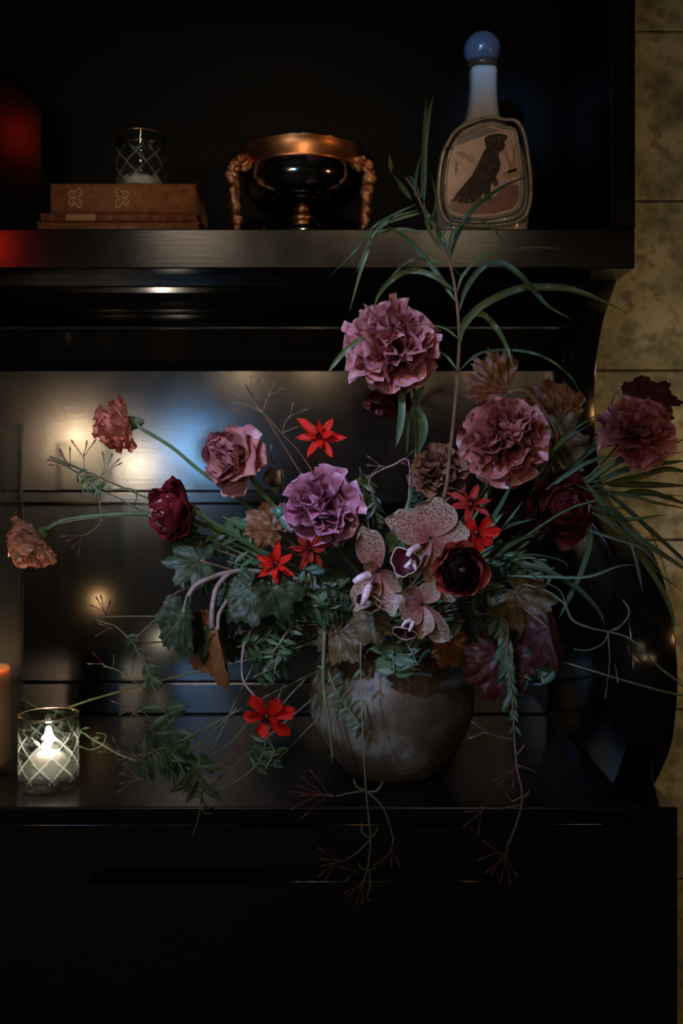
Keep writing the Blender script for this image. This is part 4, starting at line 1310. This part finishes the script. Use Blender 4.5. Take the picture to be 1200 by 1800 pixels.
# ---------------- long-leaved branches
wb_pts = [(790, 802), (797, 740), (803, 670), (807, 600), (804, 545), (797, 492), (786, 452), (766, 412), (744, 368), (727, 332), (714, 313)]
wd_ = 1.14
wst = [P(x, y, wd_ + .07 * max(0, (y - 560) / 240)) for x, y in wb_pts][::-1]
wpts = to_vase(wst + [P(783, 860, 1.22), P(765, 930, 1.27)], 91)
wil = thing('willow_branch', 'tall slender branch with long narrow leaves reaching up past the decanter', 'branch', wpts[-1])
add('stem', tube(wpts, px(1.6), px(4.2), 7, 5), STEMB, wil)
WL = [([(745, 352), (746, 262), (752, 205), (762, 168)], 10), ([(741, 348), (744, 250), (749, 172)], 5), ([(722, 352), (701, 325), (687, 300), (684, 272)], 14),
      ([(790, 462), (800, 420), (828, 372), (880, 331), (945, 302)], 11), ([(788, 455), (797, 408), (832, 385), (868, 404), (900, 450)], 7), ([(742, 409), (700, 404), (660, 410), (620, 417)], 9),
      ([(801, 530), (762, 472), (720, 425), (682, 398)], 9), ([(798, 510), (760, 484), (720, 476), (690, 490), (664, 520), (656, 550)], 10), ([(782, 464), (750, 457), (722, 457), (690, 484), (668, 518)], 5),
      ([(730, 360), (690, 378), (655, 400), (620, 445), (580, 485)], 4), ([(735, 370), (690, 384), (652, 420), (625, 480)], 5), ([(737, 375), (672, 396), (642, 450), (614, 547)], 9),
      ([(806, 547), (820, 505), (850, 468), (880, 462), (915, 485), (945, 520), (968, 542), (1005, 562)], 10), ([(808, 602), (816, 570), (850, 535), (910, 508), (960, 505), (1000, 508), (1050, 525), (1102, 550)], 13),
      ([(808, 592), (820, 560), (845, 552), (870, 575), (890, 610), (904, 655)], 11), ([(806, 652), (840, 622), (890, 615), (950, 625), (1000, 660), (1031, 712)], 5), ([(803, 512), (815, 482), (850, 452), (920, 437), (965, 436), (1010, 440)], 6),
      ([(804, 594), (782, 578), (752, 569)], 4), ([(803, 650), (786, 628), (768, 614)], 4), ([(640, 590), (612, 612), (590, 636), (573, 660)], 9), ([(735, 345), (722, 326), (711, 310)], 8), ([(738, 350), (728, 322), (718, 308)], 7),
      ([(750, 398), (766, 360), (763, 318)], 5), ([(768, 432), (772, 380), (757, 302)], 5), ([(790, 457), (772, 412), (750, 378), (742, 358)], 11), ([(795, 470), (808, 484), (823, 481)], 7), ([(775, 440), (752, 400), (744, 350)], 7),
      ([(728, 345), (733, 300), (742, 265)], 5), ([(770, 425), (790, 395), (800, 380)], 4)]
for k, (q, wdp) in enumerate(WL):
    rd = random.Random(k)
    n = len(q)
    blade_leaf(wil, [(x, y, 1.14 + rd.uniform(-.03, .045) * (i / (n - 1))) for i, (x, y) in enumerate(q)], wdp, BLADE if k % 3 else LEAFB, rd.uniform(-.5, .5), .3)

def bunch(label, src, leaves, seed, mts):
    pts = to_vase([P(*q) for q in src], seed)
    t = thing('long_leaf_branch', label, 'branch', pts[-1])
    add('stem', tube(pts, px(2), px(4), 6, 5), STEM, t)
    rd = random.Random(seed)
    for k, (q, wdp) in enumerate(leaves):
        d0 = src[0][2] + rd.uniform(-.03, .03); dz = rd.uniform(-.06, .04)
        n = len(q)
        blade_leaf(t, [(x, y, d0 + dz * i / (n - 1)) for i, (x, y) in enumerate(q)], wdp, mts[k % len(mts)], rd.uniform(-.6, .6), .3)
    return t
bunch('long narrow green leaves fanning out level in front of the stone wall', [(1062, 852, 1.25), (1000, 870, 1.26), (900, 940, 1.29)],
      [([(1045, 850), (1100, 825), (1160, 815), (1215, 809)], 10), ([(1060, 850), (1120, 838), (1170, 824), (1220, 833)], 12), ([(1060, 850), (1120, 852), (1215, 854)], 12), ([(1040, 862), (1110, 868), (1205, 872)], 6),
       ([(1050, 866), (1110, 873), (1150, 884), (1215, 896)], 9), ([(1090, 868), (1130, 864), (1170, 874), (1220, 892)], 10), ([(1035, 848), (1080, 836), (1140, 806), (1210, 793)], 5), ([(1020, 842), (1090, 812), (1160, 790), (1220, 764)], 5),
       ([(1000, 825), (1035, 790), (1060, 742), (1086, 681)], 6), ([(980, 850), (1020, 810), (1060, 780), (1110, 770)], 6), ([(940, 850), (965, 800), (1000, 760), (1050, 728)], 9), ([(930, 870), (960, 830), (985, 780), (1040, 745)], 7),
       ([(960, 860), (1010, 825), (1040, 810), (1080, 800)], 8)], 92, [LEAF, BLADE, LEAFD])
bunch('long narrow green leaves drooping past the cabinet scroll', [(1045, 880, 1.175), (990, 900, 1.20), (900, 960, 1.27)],
      [([(1030, 850), (1070, 900), (1120, 945), (1180, 985), (1220, 1012)], 11), ([(1040, 845), (1090, 885), (1140, 930), (1190, 975), (1235, 1018)], 10), ([(1050, 905), (1100, 914), (1173, 904)], 9), ([(1010, 850), (1060, 880), (1100, 935), (1115, 975), (1130, 1040)], 6),
       ([(1105, 940), (1118, 985), (1129, 1041)], 7), ([(1040, 900), (1085, 930), (1130, 985), (1165, 1040), (1183, 1090), (1177, 1126)], 10), ([(1038, 924), (1036, 960), (1020, 1010), (997, 1058), (982, 1087)], 10),
       ([(1045, 880), (1090, 925), (1150, 1000), (1200, 1040)], 5), ([(1060, 890), (1110, 900), (1150, 950), (1192, 1080)], 3), ([(1030, 930), (1075, 945), (1130, 965), (1165, 1010)], 5), ([(1035, 890), (1080, 900), (1110, 930)], 8)], 93, [LEAF, LEAFD, BLADE])
bunch('dark strap leaves and cut stems right of the black-centred ranunculus', [(960, 985, 1.22), (900, 985, 1.25)],
      [([(880, 985), (950, 1000), (1010, 1032), (1050, 1072), (1064, 1102)], 11), ([(890, 1012), (960, 1014), (1030, 1014), (1085, 996), (1122, 992)], 5), ([(850, 960), (890, 925), (940, 912)], 7), ([(830, 960), (870, 905), (905, 840)], 9), ([(860, 990), (900, 955), (950, 935)], 8),
       ([(860, 955), (890, 920), (920, 880)], 5), ([(880, 985), (930, 975), (985, 985), (1000, 1000)], 4), ([(845, 950), (862, 925), (884, 902)], 10), ([(850, 980), (905, 990), (950, 1020)], 6)], 94, [LEAFD, LEAF, LEAFD, LEAF])

# ---------------- jasmine: leafy sprigs, twigs, buds
def leaves_along(t, pts, n, ln, mt, seed, s0=.1, s1=1.0, kind='leaflet', spread=.9, droop=.35, pair=True, stem=None):
    rd = random.Random(seed)
    m = len(pts)
    for k in range(n):
        s = s0 + (s1 - s0) * (k + rd.random() * .5) / n
        f = s * (m - 1)
        i = min(int(f), m - 2)
        p = pts[i].lerp(pts[i + 1], f - i)
        tan = (pts[i + 1] - pts[i]).normalized()
        for sg in ((-1, 1) if pair else (rd.choice((-1, 1)),)):
            side = tan.cross(Vector((rd.uniform(-.4, .4), -1, rd.uniform(-.3, .3)))).normalized() * sg
            y = tan * rd.uniform(.25, .8) + side * spread * rd.uniform(.6, 1.2) + Vector((0, rd.uniform(-.5, .15), -droop * rd.uniform(.5, 1.5)))
            z = Vector((rd.uniform(-.5, .5), -1, rd.uniform(.0, .8)))
            add('leaf', petal(kind, mt, rd.randrange(5), rd.choice((-.7, -.4, -.1, .3))), None, stem or t, basis(p, y, z, ln * rd.uniform(.65, 1.2)))

BUDM = {}
def buds(t, p, direc, n, ln, seed, mt=BUD, fan=.9, blen=.014):
    """a forked spray of slender buds"""
    rd = random.Random(seed)
    direc = Vector(direc).normalized()
    if mt.name not in BUDM:
        BUDM[mt.name] = spindle(1.0, .085, 6); BUDM[mt.name].materials.append(mt)
    for k in range(n):
        a = (-.5 + (k + .5) / n) * fan * 2
        y = Matrix.Rotation(a + rd.uniform(-.1, .1), 3, 'Y') @ direc + Vector((0, rd.uniform(-.3, .3), 0))
        y.normalize()
        s = rd.uniform(.15, .5)
        b = p + direc * ln * s
        e = b + y * ln * rd.uniform(.35, .7)
        st = add('bud_stalk', tube([p + direc * ln * s * .4, b, e], px(.9), px(.7), 4, 3), mt, t)
        add('bud', BUDM[mt.name], None, st, Matrix.Translation(e) @ y.to_track_quat('Z', 'Y').to_matrix().to_4x4() @ Matrix.Diagonal((blen, blen, blen, 1)))

def vine(name, label, pts, seed, r=1.6, r1=None, mt=None, leaves=None, sprays=(), sub=(), group=None, catg='vine', root=True):
    q = [P(*p) for p in pts]
    full = (to_vase(q[::-1], seed) if root else q[::-1])
    t = thing(name, label, catg, full[-1], group)
    st = add('stem', tube(full, px(r1 or r), px(r), 6, 5), mt or STEMV, t)
    c = cat(q, 5)
    for (n, ln, lm, s0, s1, kw) in (leaves or ()):
        leaves_along(t, c, n, px(ln), lm, seed + n, s0, s1, **kw)
    for (sp, sr) in sub:
        add('side_shoot', tube([P(*p) for p in sp], px(sr), px(sr * .7), 5, 5), mt or STEMV, t)
    for k, (p, dr, n, ln, bm) in enumerate(sprays):
        buds(t, P(*p), dr, n, px(ln), seed * 7 + k, bm)
    return t
D = {}
# centre vine hanging in front of the desk edge
vine('jasmine_vine', 'thin jasmine vine hanging over the desk edge in front of the vase', [(636, 1120, 1.21), (634, 1200, 1.19), (638, 1300, 1.165), (643, 1390, 1.155), (648, 1440, 1.155), (651, 1480, 1.155), (646, 1525, 1.16), (636, 1555, 1.16)], 101, 1.5,
     leaves=[(3, 22, LEAF, .02, .22, D)], sub=[([(643, 1390, 1.155), (615, 1394, 1.15), (590, 1400, 1.15)], 1.6), ([(643, 1390, 1.155), (672, 1418, 1.15), (688, 1462, 1.15), (691, 1485, 1.15)], 1.6), ([(650, 1476, 1.155), (628, 1498, 1.15), (606, 1512, 1.15)], 1.3),
     ([(643, 1390, 1.155), (628, 1384, 1.15), (621, 1370, 1.15)], 2.0), ([(643, 1392, 1.155), (662, 1390, 1.15), (673, 1374, 1.15)], 2.2), ([(650, 1474, 1.155), (637, 1464, 1.15), (635, 1446, 1.15)], 1.8), ([(650, 1474, 1.155), (661, 1462, 1.15), (663, 1455, 1.15)], 1.5),
     ([(648, 1530, 1.16), (634, 1526, 1.15), (631, 1518, 1.15)], 1.5), ([(647, 1530, 1.16), (660, 1526, 1.15)], 1.5), ([(649, 1528, 1.16), (650, 1555, 1.15), (646, 1572, 1.15)], 1.2)],
     sprays=[((592, 1400, 1.15), (-1, 0, .12), 7, 62, BUD), ((606, 1512, 1.15), (-1, 0, -.25), 5, 34, BUD), ((690, 1482, 1.15), (-.25, 0, -1), 4, 34, BUD), ((642, 1540, 1.16), (-.4, 0, -1), 5, 32, BUD), ((634, 1531, 1.16), (-1, 0, -.2), 2, 22, BUD)])
# right vine
vine('jasmine_vine', 'reddish jasmine vine hanging over the desk edge right of the vase', [(882, 1085, 1.20), (890, 1150, 1.19), (900, 1230, 1.18), (904, 1300, 1.17), (908, 1350, 1.16), (916, 1385, 1.15), (916, 1415, 1.15), (905, 1455, 1.15), (890, 1490, 1.155)], 102, 1.8,
     mt=M_simple('reddish_vine', (.17, .10, .07), .55, 0, 80, .4), leaves=[(4, 44, LEAFB, .0, .14, dict(droop=.9, spread=.6)), (7, 34, LEAF, .02, .26, dict(droop=.8, spread=.7)), (9, 22, LEAFB, .12, .34, dict(droop=.4, spread=.6))],
     sub=[([(906, 1330, 1.165), (915, 1318, 1.16), (922, 1308, 1.16)], 1.8), ([(916, 1400, 1.15), (900, 1408, 1.15), (888, 1394, 1.15)], 1.8), ([(916, 1404, 1.15), (926, 1396, 1.15), (930, 1388, 1.15)], 2), ([(908, 1345, 1.16), (930, 1352, 1.155), (942, 1358, 1.155)], 1.2),
          ([(916, 1415, 1.15), (870, 1422, 1.15), (845, 1418, 1.15)], 1.2), ([(905, 1300, 1.17), (880, 1296, 1.17), (860, 1290, 1.17)], 1.2)],
     sprays=[((908, 1345, 1.16), (-.6, 0, -.8), 3, 30, BUD), ((893, 1484, 1.155), (-.2, 0, -1), 5, 48, BUD), ((852, 1420, 1.15), (-.6, 0, -.6), 3, 34, BUD), ((862, 1290, 1.17), (-1, 0, .2), 2, 26, BUDP), ((888, 1500, 1.155), (-1, 0, .1), 2, 30, BUD)])
# jasmine mass at the left, on the desk
vine('jasmine_vine', 'jasmine vine with drooping leaf fans resting on the desk left of the vase', [(345, 1400, 1.19), (352, 1360, 1.185), (352, 1325, 1.19), (372, 1318, 1.20), (400, 1262, 1.21), (432, 1195, 1.22), (470, 1120, 1.25)], 103, 1.5,
     leaves=[(6, 56, LEAF, .10, .42, dict(droop=1.1, spread=.6)), (2, 34, LEAF, .02, .1, dict(droop=.9))], sub=[([(352, 1390, 1.185), (352, 1420, 1.18), (345, 1450, 1.165), (338, 1470, 1.165)], 1.4), ([(350, 1410, 1.18), (358, 1428, 1.175), (372, 1430, 1.175)], 1.4)])
vine('jasmine_vine', 'jasmine vine curving along the desk to the wire-thin leaves', [(236, 1345, 1.20), (262, 1325, 1.20), (290, 1315, 1.20), (310, 1335, 1.20), (350, 1392, 1.19), (410, 1376, 1.19), (448, 1348, 1.20), (464, 1318, 1.21), (470, 1275, 1.24), (500, 1200, 1.27)], 104, 2.0,
     leaves=[(8, 38, LEAF, .02, .30, dict(droop=.5)), (5, 30, LEAF, .66, .86, dict(droop=.2, kind='leaflet'))], sprays=[((262, 1325, 1.195), (-1, 0, -.15), 5, 44, BUDP), ((430, 1362, 1.19), (-.5, 0, .9), 4, 40, BUD), ((258, 1370, 1.19), (-1, 0, .05), 4, 40, BUDP)])
vine('jasmine_vine', 'pale jasmine shoot running behind the lit votive', [(112, 1246, 1.36), (150, 1290, 1.34), (182, 1310, 1.31), (218, 1330, 1.28), (262, 1342, 1.24), (300, 1340, 1.22), (360, 1300, 1.24), (430, 1230, 1.27)], 105, 2.2,
     leaves=[(4, 22, LEAF, .1, .45, dict(droop=.3)), (6, 36, LEAF, .5, .85, dict(droop=.8))], sub=[([(182, 1310, 1.31), (160, 1318, 1.31), (140, 1312, 1.31)], 1.6), ([(182, 1310, 1.31), (186, 1292, 1.31), (170, 1288, 1.31)], 1.8), ([(75, 1250, 1.38), (52, 1236, 1.38), (40, 1228, 1.38)], 1.1)],
     sprays=[((215, 1328, 1.28), (-.6, 0, .5), 3, 26, BUDP)])
vine('jasmine_vine', 'twiggy jasmine vine climbing past the amber candle glow', [(186, 1084, 1.26), (205, 1102, 1.26), (230, 1125, 1.26), (245, 1150, 1.26), (262, 1180, 1.25), (268, 1205, 1.25), (290, 1250, 1.24), (306, 1295, 1.24), (320, 1340, 1.23), (400, 1310, 1.26), (470, 1220, 1.28)], 106, 1.3,
     leaves=[(5, 24, LEAFD, .16, .30, dict(droop=.1)), (7, 26, LEAF, .36, .50, dict(droop=.2)), (5, 46, LEAF, .58, .72, dict(droop=-.5)), (6, 44, LEAF, .70, .82, dict(droop=.6))],
     sub=[([(182, 1170, 1.26), (212, 1180, 1.26), (235, 1198, 1.26), (262, 1200, 1.25)], 1.3), ([(200, 1172, 1.26), (200, 1150, 1.26)], 1.1), ([(248, 1154, 1.26), (278, 1163, 1.26)], 1.6), ([(252, 1150, 1.26), (262, 1190, 1.26), (270, 1225, 1.25)], 1.5), ([(235, 1160, 1.26), (232, 1185, 1.26)], 1.2),
          ([(242, 1215, 1.25), (250, 1248, 1.25), (290, 1290, 1.24)], 1.2)],
     sprays=[((188, 1086, 1.26), (-.4, 0, .9), 4, 26, BUD), ((200, 1104, 1.26), (-1, 0, -.1), 2, 20, BUD), ((186, 1170, 1.26), (-.7, 0, .4), 2, 24, BUD), ((250, 1240, 1.25), (-.9, 0, -.3), 3, 34, BUDP), ((262, 1240, 1.25), (.2, 0, 1), 2, 26, BUDP), ((282, 1270, 1.24), (-1, 0, 0), 2, 34, BUDP)])
vine('jasmine_vine', 'bare looping tendril arching over the hanging limp leaf', [(258, 1130, 1.19), (272, 1090, 1.19), (300, 1050, 1.19), (335, 1030, 1.20), (380, 1015, 1.22), (470, 1010, 1.26)], 107, 1.4, mt=STEMB)
# twiggy sprig in front of the glow, upper left
vine('jasmine_sprig', 'wiry jasmine sprig with buds below the peach carnation', [(112, 812, 1.20), (128, 826, 1.20), (150, 843, 1.20), (172, 862, 1.20), (200, 872, 1.20), (258, 902, 1.21), (330, 930, 1.24), (430, 985, 1.28)], 108, 1.7,
     leaves=[(5, 22, LEAF, .20, .46, dict(droop=.1))], sub=[([(172, 862, 1.20), (176, 890, 1.20), (178, 915, 1.20), (168, 928, 1.20), (152, 940, 1.20)], 1.8), ([(150, 843, 1.20), (148, 815, 1.20), (147, 795, 1.20)], 1.3), ([(185, 862, 1.20), (205, 860, 1.20), (225, 858, 1.20), (238, 862, 1.20)], 1.5),
     ([(238, 862, 1.20), (240, 875, 1.20), (236, 884, 1.20)], 1.5), ([(176, 862, 1.20), (176, 845, 1.20), (180, 830, 1.20)], 1.3), ([(145, 852, 1.20), (146, 870, 1.20)], 1.5), ([(205, 875, 1.2), (225, 878, 1.2), (262, 880, 1.2)], .8)],
     sprays=[((132, 830, 1.20), (-.7, 0, .7), 5, 34, BUD), ((147, 812, 1.20), (.05, 0, 1), 3, 30, BUD), ((180, 838, 1.20), (.4, 0, .7), 4, 30, STEMB), ((152, 938, 1.20), (-.8, 0, -.6), 3, 24, RUSTB) if False else ((156, 935, 1.20), (-.7, 0, -.5), 4, 32, BUD)])
vine('jasmine_twig', 'dark budded jasmine twig between the rose and the scarlet star', [(440, 690, 1.24), (452, 715, 1.24), (466, 730, 1.24), (495, 762, 1.25), (530, 800, 1.27), (580, 880, 1.30)], 109, 1.3, mt=STEMB,
     sub=[([(462, 726, 1.24), (448, 718, 1.24), (435, 712, 1.24)], 1.2), ([(462, 722, 1.24), (468, 705, 1.24), (472, 695, 1.24)], 1.2), ([(496, 764, 1.25), (500, 745, 1.25), (510, 730, 1.25)], 1.2), ([(496, 762, 1.25), (512, 754, 1.25), (525, 750, 1.25)], 1.2), ([(500, 830, 1.25), (490, 820, 1.25), (478, 812, 1.25)], 1.3)],
     sprays=[((444, 700, 1.24), (-.1, 0, 1), 3, 24, STEMB), ((440, 714, 1.24), (-1, 0, .2), 3, 18, STEMB), ((470, 700, 1.24), (.4, 0, 1), 3, 20, STEMB), ((506, 737, 1.25), (.6, 0, .7), 2, 20, STEMB), ((482, 814, 1.25), (-.5, 0, .6), 3, 18, STEMB)])
vine('jasmine_tendril', 'pale wandering tendril right of the vase in front of the cabinet scroll', [(1196, 1222, 1.15), (1150, 1166, 1.16), (1108, 1124, 1.17), (1070, 1111, 1.18), (1038, 1104, 1.18), (1006, 1090, 1.19), (990, 1060, 1.20), (950, 1035, 1.23), (880, 1020, 1.27)], 110, 2.0,
     sub=[([(1070, 1111, 1.18), (1095, 1096, 1.175), (1105, 1075, 1.175), (1094, 1054, 1.175)], 2.0), ([(1070, 1112, 1.18), (1058, 1132, 1.175), (1032, 1143, 1.175), (1008, 1141, 1.175)], 1.6), ([(1068, 1112, 1.18), (1071, 1160, 1.175), (1067, 1200, 1.175)], 1.6), ([(1090, 1102, 1.175), (1080, 1108, 1.175)], 2.2),
          ([(1000, 1085, 1.19), (985, 1040, 1.2), (960, 1025, 1.2)], 1.2)], sprays=[((1068, 1192, 1.175), (-.1, 0, -1), 1, 18, BUDP), ((1080, 1165, 1.175), (.2, 0, -1), 1, 22, BUDP)])
vine('jasmine_sprig', 'pale sprig of wire-thin stems left of the orchid', [(655, 870, 1.28), (650, 840, 1.28), (690, 818, 1.27), (720, 820, 1.27)][::-1], 111, 1.5, mt=STEMP, sprays=[((700, 815, 1.27), (1, 0, .2), 3, 26, BUD), ((680, 820, 1.27), (-1, 0, 0), 3, 26, STEMB), ((720, 842, 1.26), (1, 0, 0), 2, 20, BUD)])
vine('jasmine_sprig', 'leafy jasmine sprig trailing down the vase front', [(640, 1275, 1.215), (615, 1250, 1.215), (590, 1215, 1.215), (575, 1160, 1.23), (600, 1110, 1.27)][::1], 112, 1.6,
     leaves=[(5, 26, LEAF, .05, .45, dict(droop=.2)), (4, 30, LEAFB, .45, .9, dict(droop=.3))], sub=[([(570, 1110, 1.215), (568, 1200, 1.212), (578, 1270, 1.212), (585, 1340, 1.225)], 4)])
vine('jasmine_sprig', 'jasmine shoot with cut buds beside the low red flower', [(478, 1345, 1.18), (482, 1320, 1.18), (470, 1290, 1.19), (495, 1240, 1.22), (540, 1190, 1.24)], 113, 1.5, leaves=[(4, 28, LEAF, .0, .30, dict(droop=.3, spread=.8))])
vine('jasmine_vine', 'green vine bending down between the limp leaves and the vase', [(488, 1150, 1.19), (492, 1130, 1.19), (515, 1095, 1.20), (540, 1050, 1.22)], 114, 2.4, leaves=[(4, 32, LEAFB, .0, .5, dict(droop=.6)), (4, 30, LEAF, .5, 1, dict(droop=.3))], sub=[([(490, 1150, 1.19), (484, 1170, 1.185), (482, 1185, 1.185)], 2)])

# leafy filler between the blooms
FG = 'leafy filler sprigs among the blooms'
FL = 'dark green leafy filler sprig tucked between the blooms'
fr_ = random.Random(77)
spots = [(330, 950, 1.22), (350, 1020, 1.23), (395, 960, 1.25), (430, 930, 1.27), (430, 1075, 1.22), (455, 1130, 1.22), (400, 1130, 1.25), (480, 1175, 1.24), (520, 1130, 1.23), (545, 1060, 1.21), (585, 1070, 1.20), (560, 1015, 1.23), (600, 1040, 1.22),
         (615, 930, 1.28), (660, 900, 1.30), (700, 960, 1.27), (850, 1040, 1.24), (890, 985, 1.27), (850, 1090, 1.24), (935, 1010, 1.27), (920, 1110, 1.22), (945, 1160, 1.22), (900, 1180, 1.22), (640, 860, 1.33), (740, 870, 1.33), (860, 850, 1.32), (520, 880, 1.30), (690, 1150, 1.21),
         (720, 1140, 1.205), (780, 1090, 1.22), (500, 1090, 1.24), (440, 1000, 1.24)]
ANCH = [('dusky rose', 404, 803), ('wine red ranunculus', 306, 898), ('plum pink carnation', 563, 893), ('scarlet star flowers', 500, 985), ('limp hanging leaves', 350, 1110), ('low red flower', 468, 1262), ('side-on orchid', 650, 1010), ('nodding orchid', 742, 1080),
        ('black-centred ranunculus', 808, 1002), ('dried brown carnation', 772, 830), ('dusky red carnation', 890, 769), ('oxblood ranunculus', 990, 892), ('pouch-folded maroon leaf', 980, 1130), ('open orchid', 750, 950), ('seed pod', 482, 840), ('teal angular leaf', 500, 1075), ('trailing jasmine', 890, 1160), ('water tube', 505, 915)]
seen = {}
for k, (x, y, d) in enumerate(spots):
    ang = math.atan2(y - 1085, x - 690)
    dx, dy = 34 * math.cos(ang), 34 * math.sin(ang)
    mt = [LEAFD, LEAF, LEAFD, LEAFB][k % 4]
    an = min(ANCH, key=lambda q: (q[1] - x) ** 2 + (q[2] - y) ** 2)
    rel = 'below' if y - an[2] > 38 else 'above' if an[2] - y > 38 else 'beside'
    tone = ['dark green', 'grey-green', 'dark green', 'blue-green'][k % 4] + (' broad-leaved' if k % 3 == 0 else ' narrow-leaved')
    lab = '%s filler sprig %s the %s' % (tone, rel, an[0])
    seen[lab] = seen.get(lab, 0) + 1
    if seen[lab] > 1:
        lab = '%s filler sprig %s the %s, deeper among the stems' % (tone, rel, an[0])
    vine('filler_sprig', lab, [(x + dx, y + dy, d - .01), (x, y, d), (x - dx, y - dy, d + .02)], 200 + k, 1.5, leaves=[(5, fr_.uniform(30, 46), mt, .0, .85, dict(droop=.35, kind='oval' if k % 3 == 0 else 'leaflet')), (4, 22, LEAFD, .3, 1, D)], group=FG, catg='foliage')
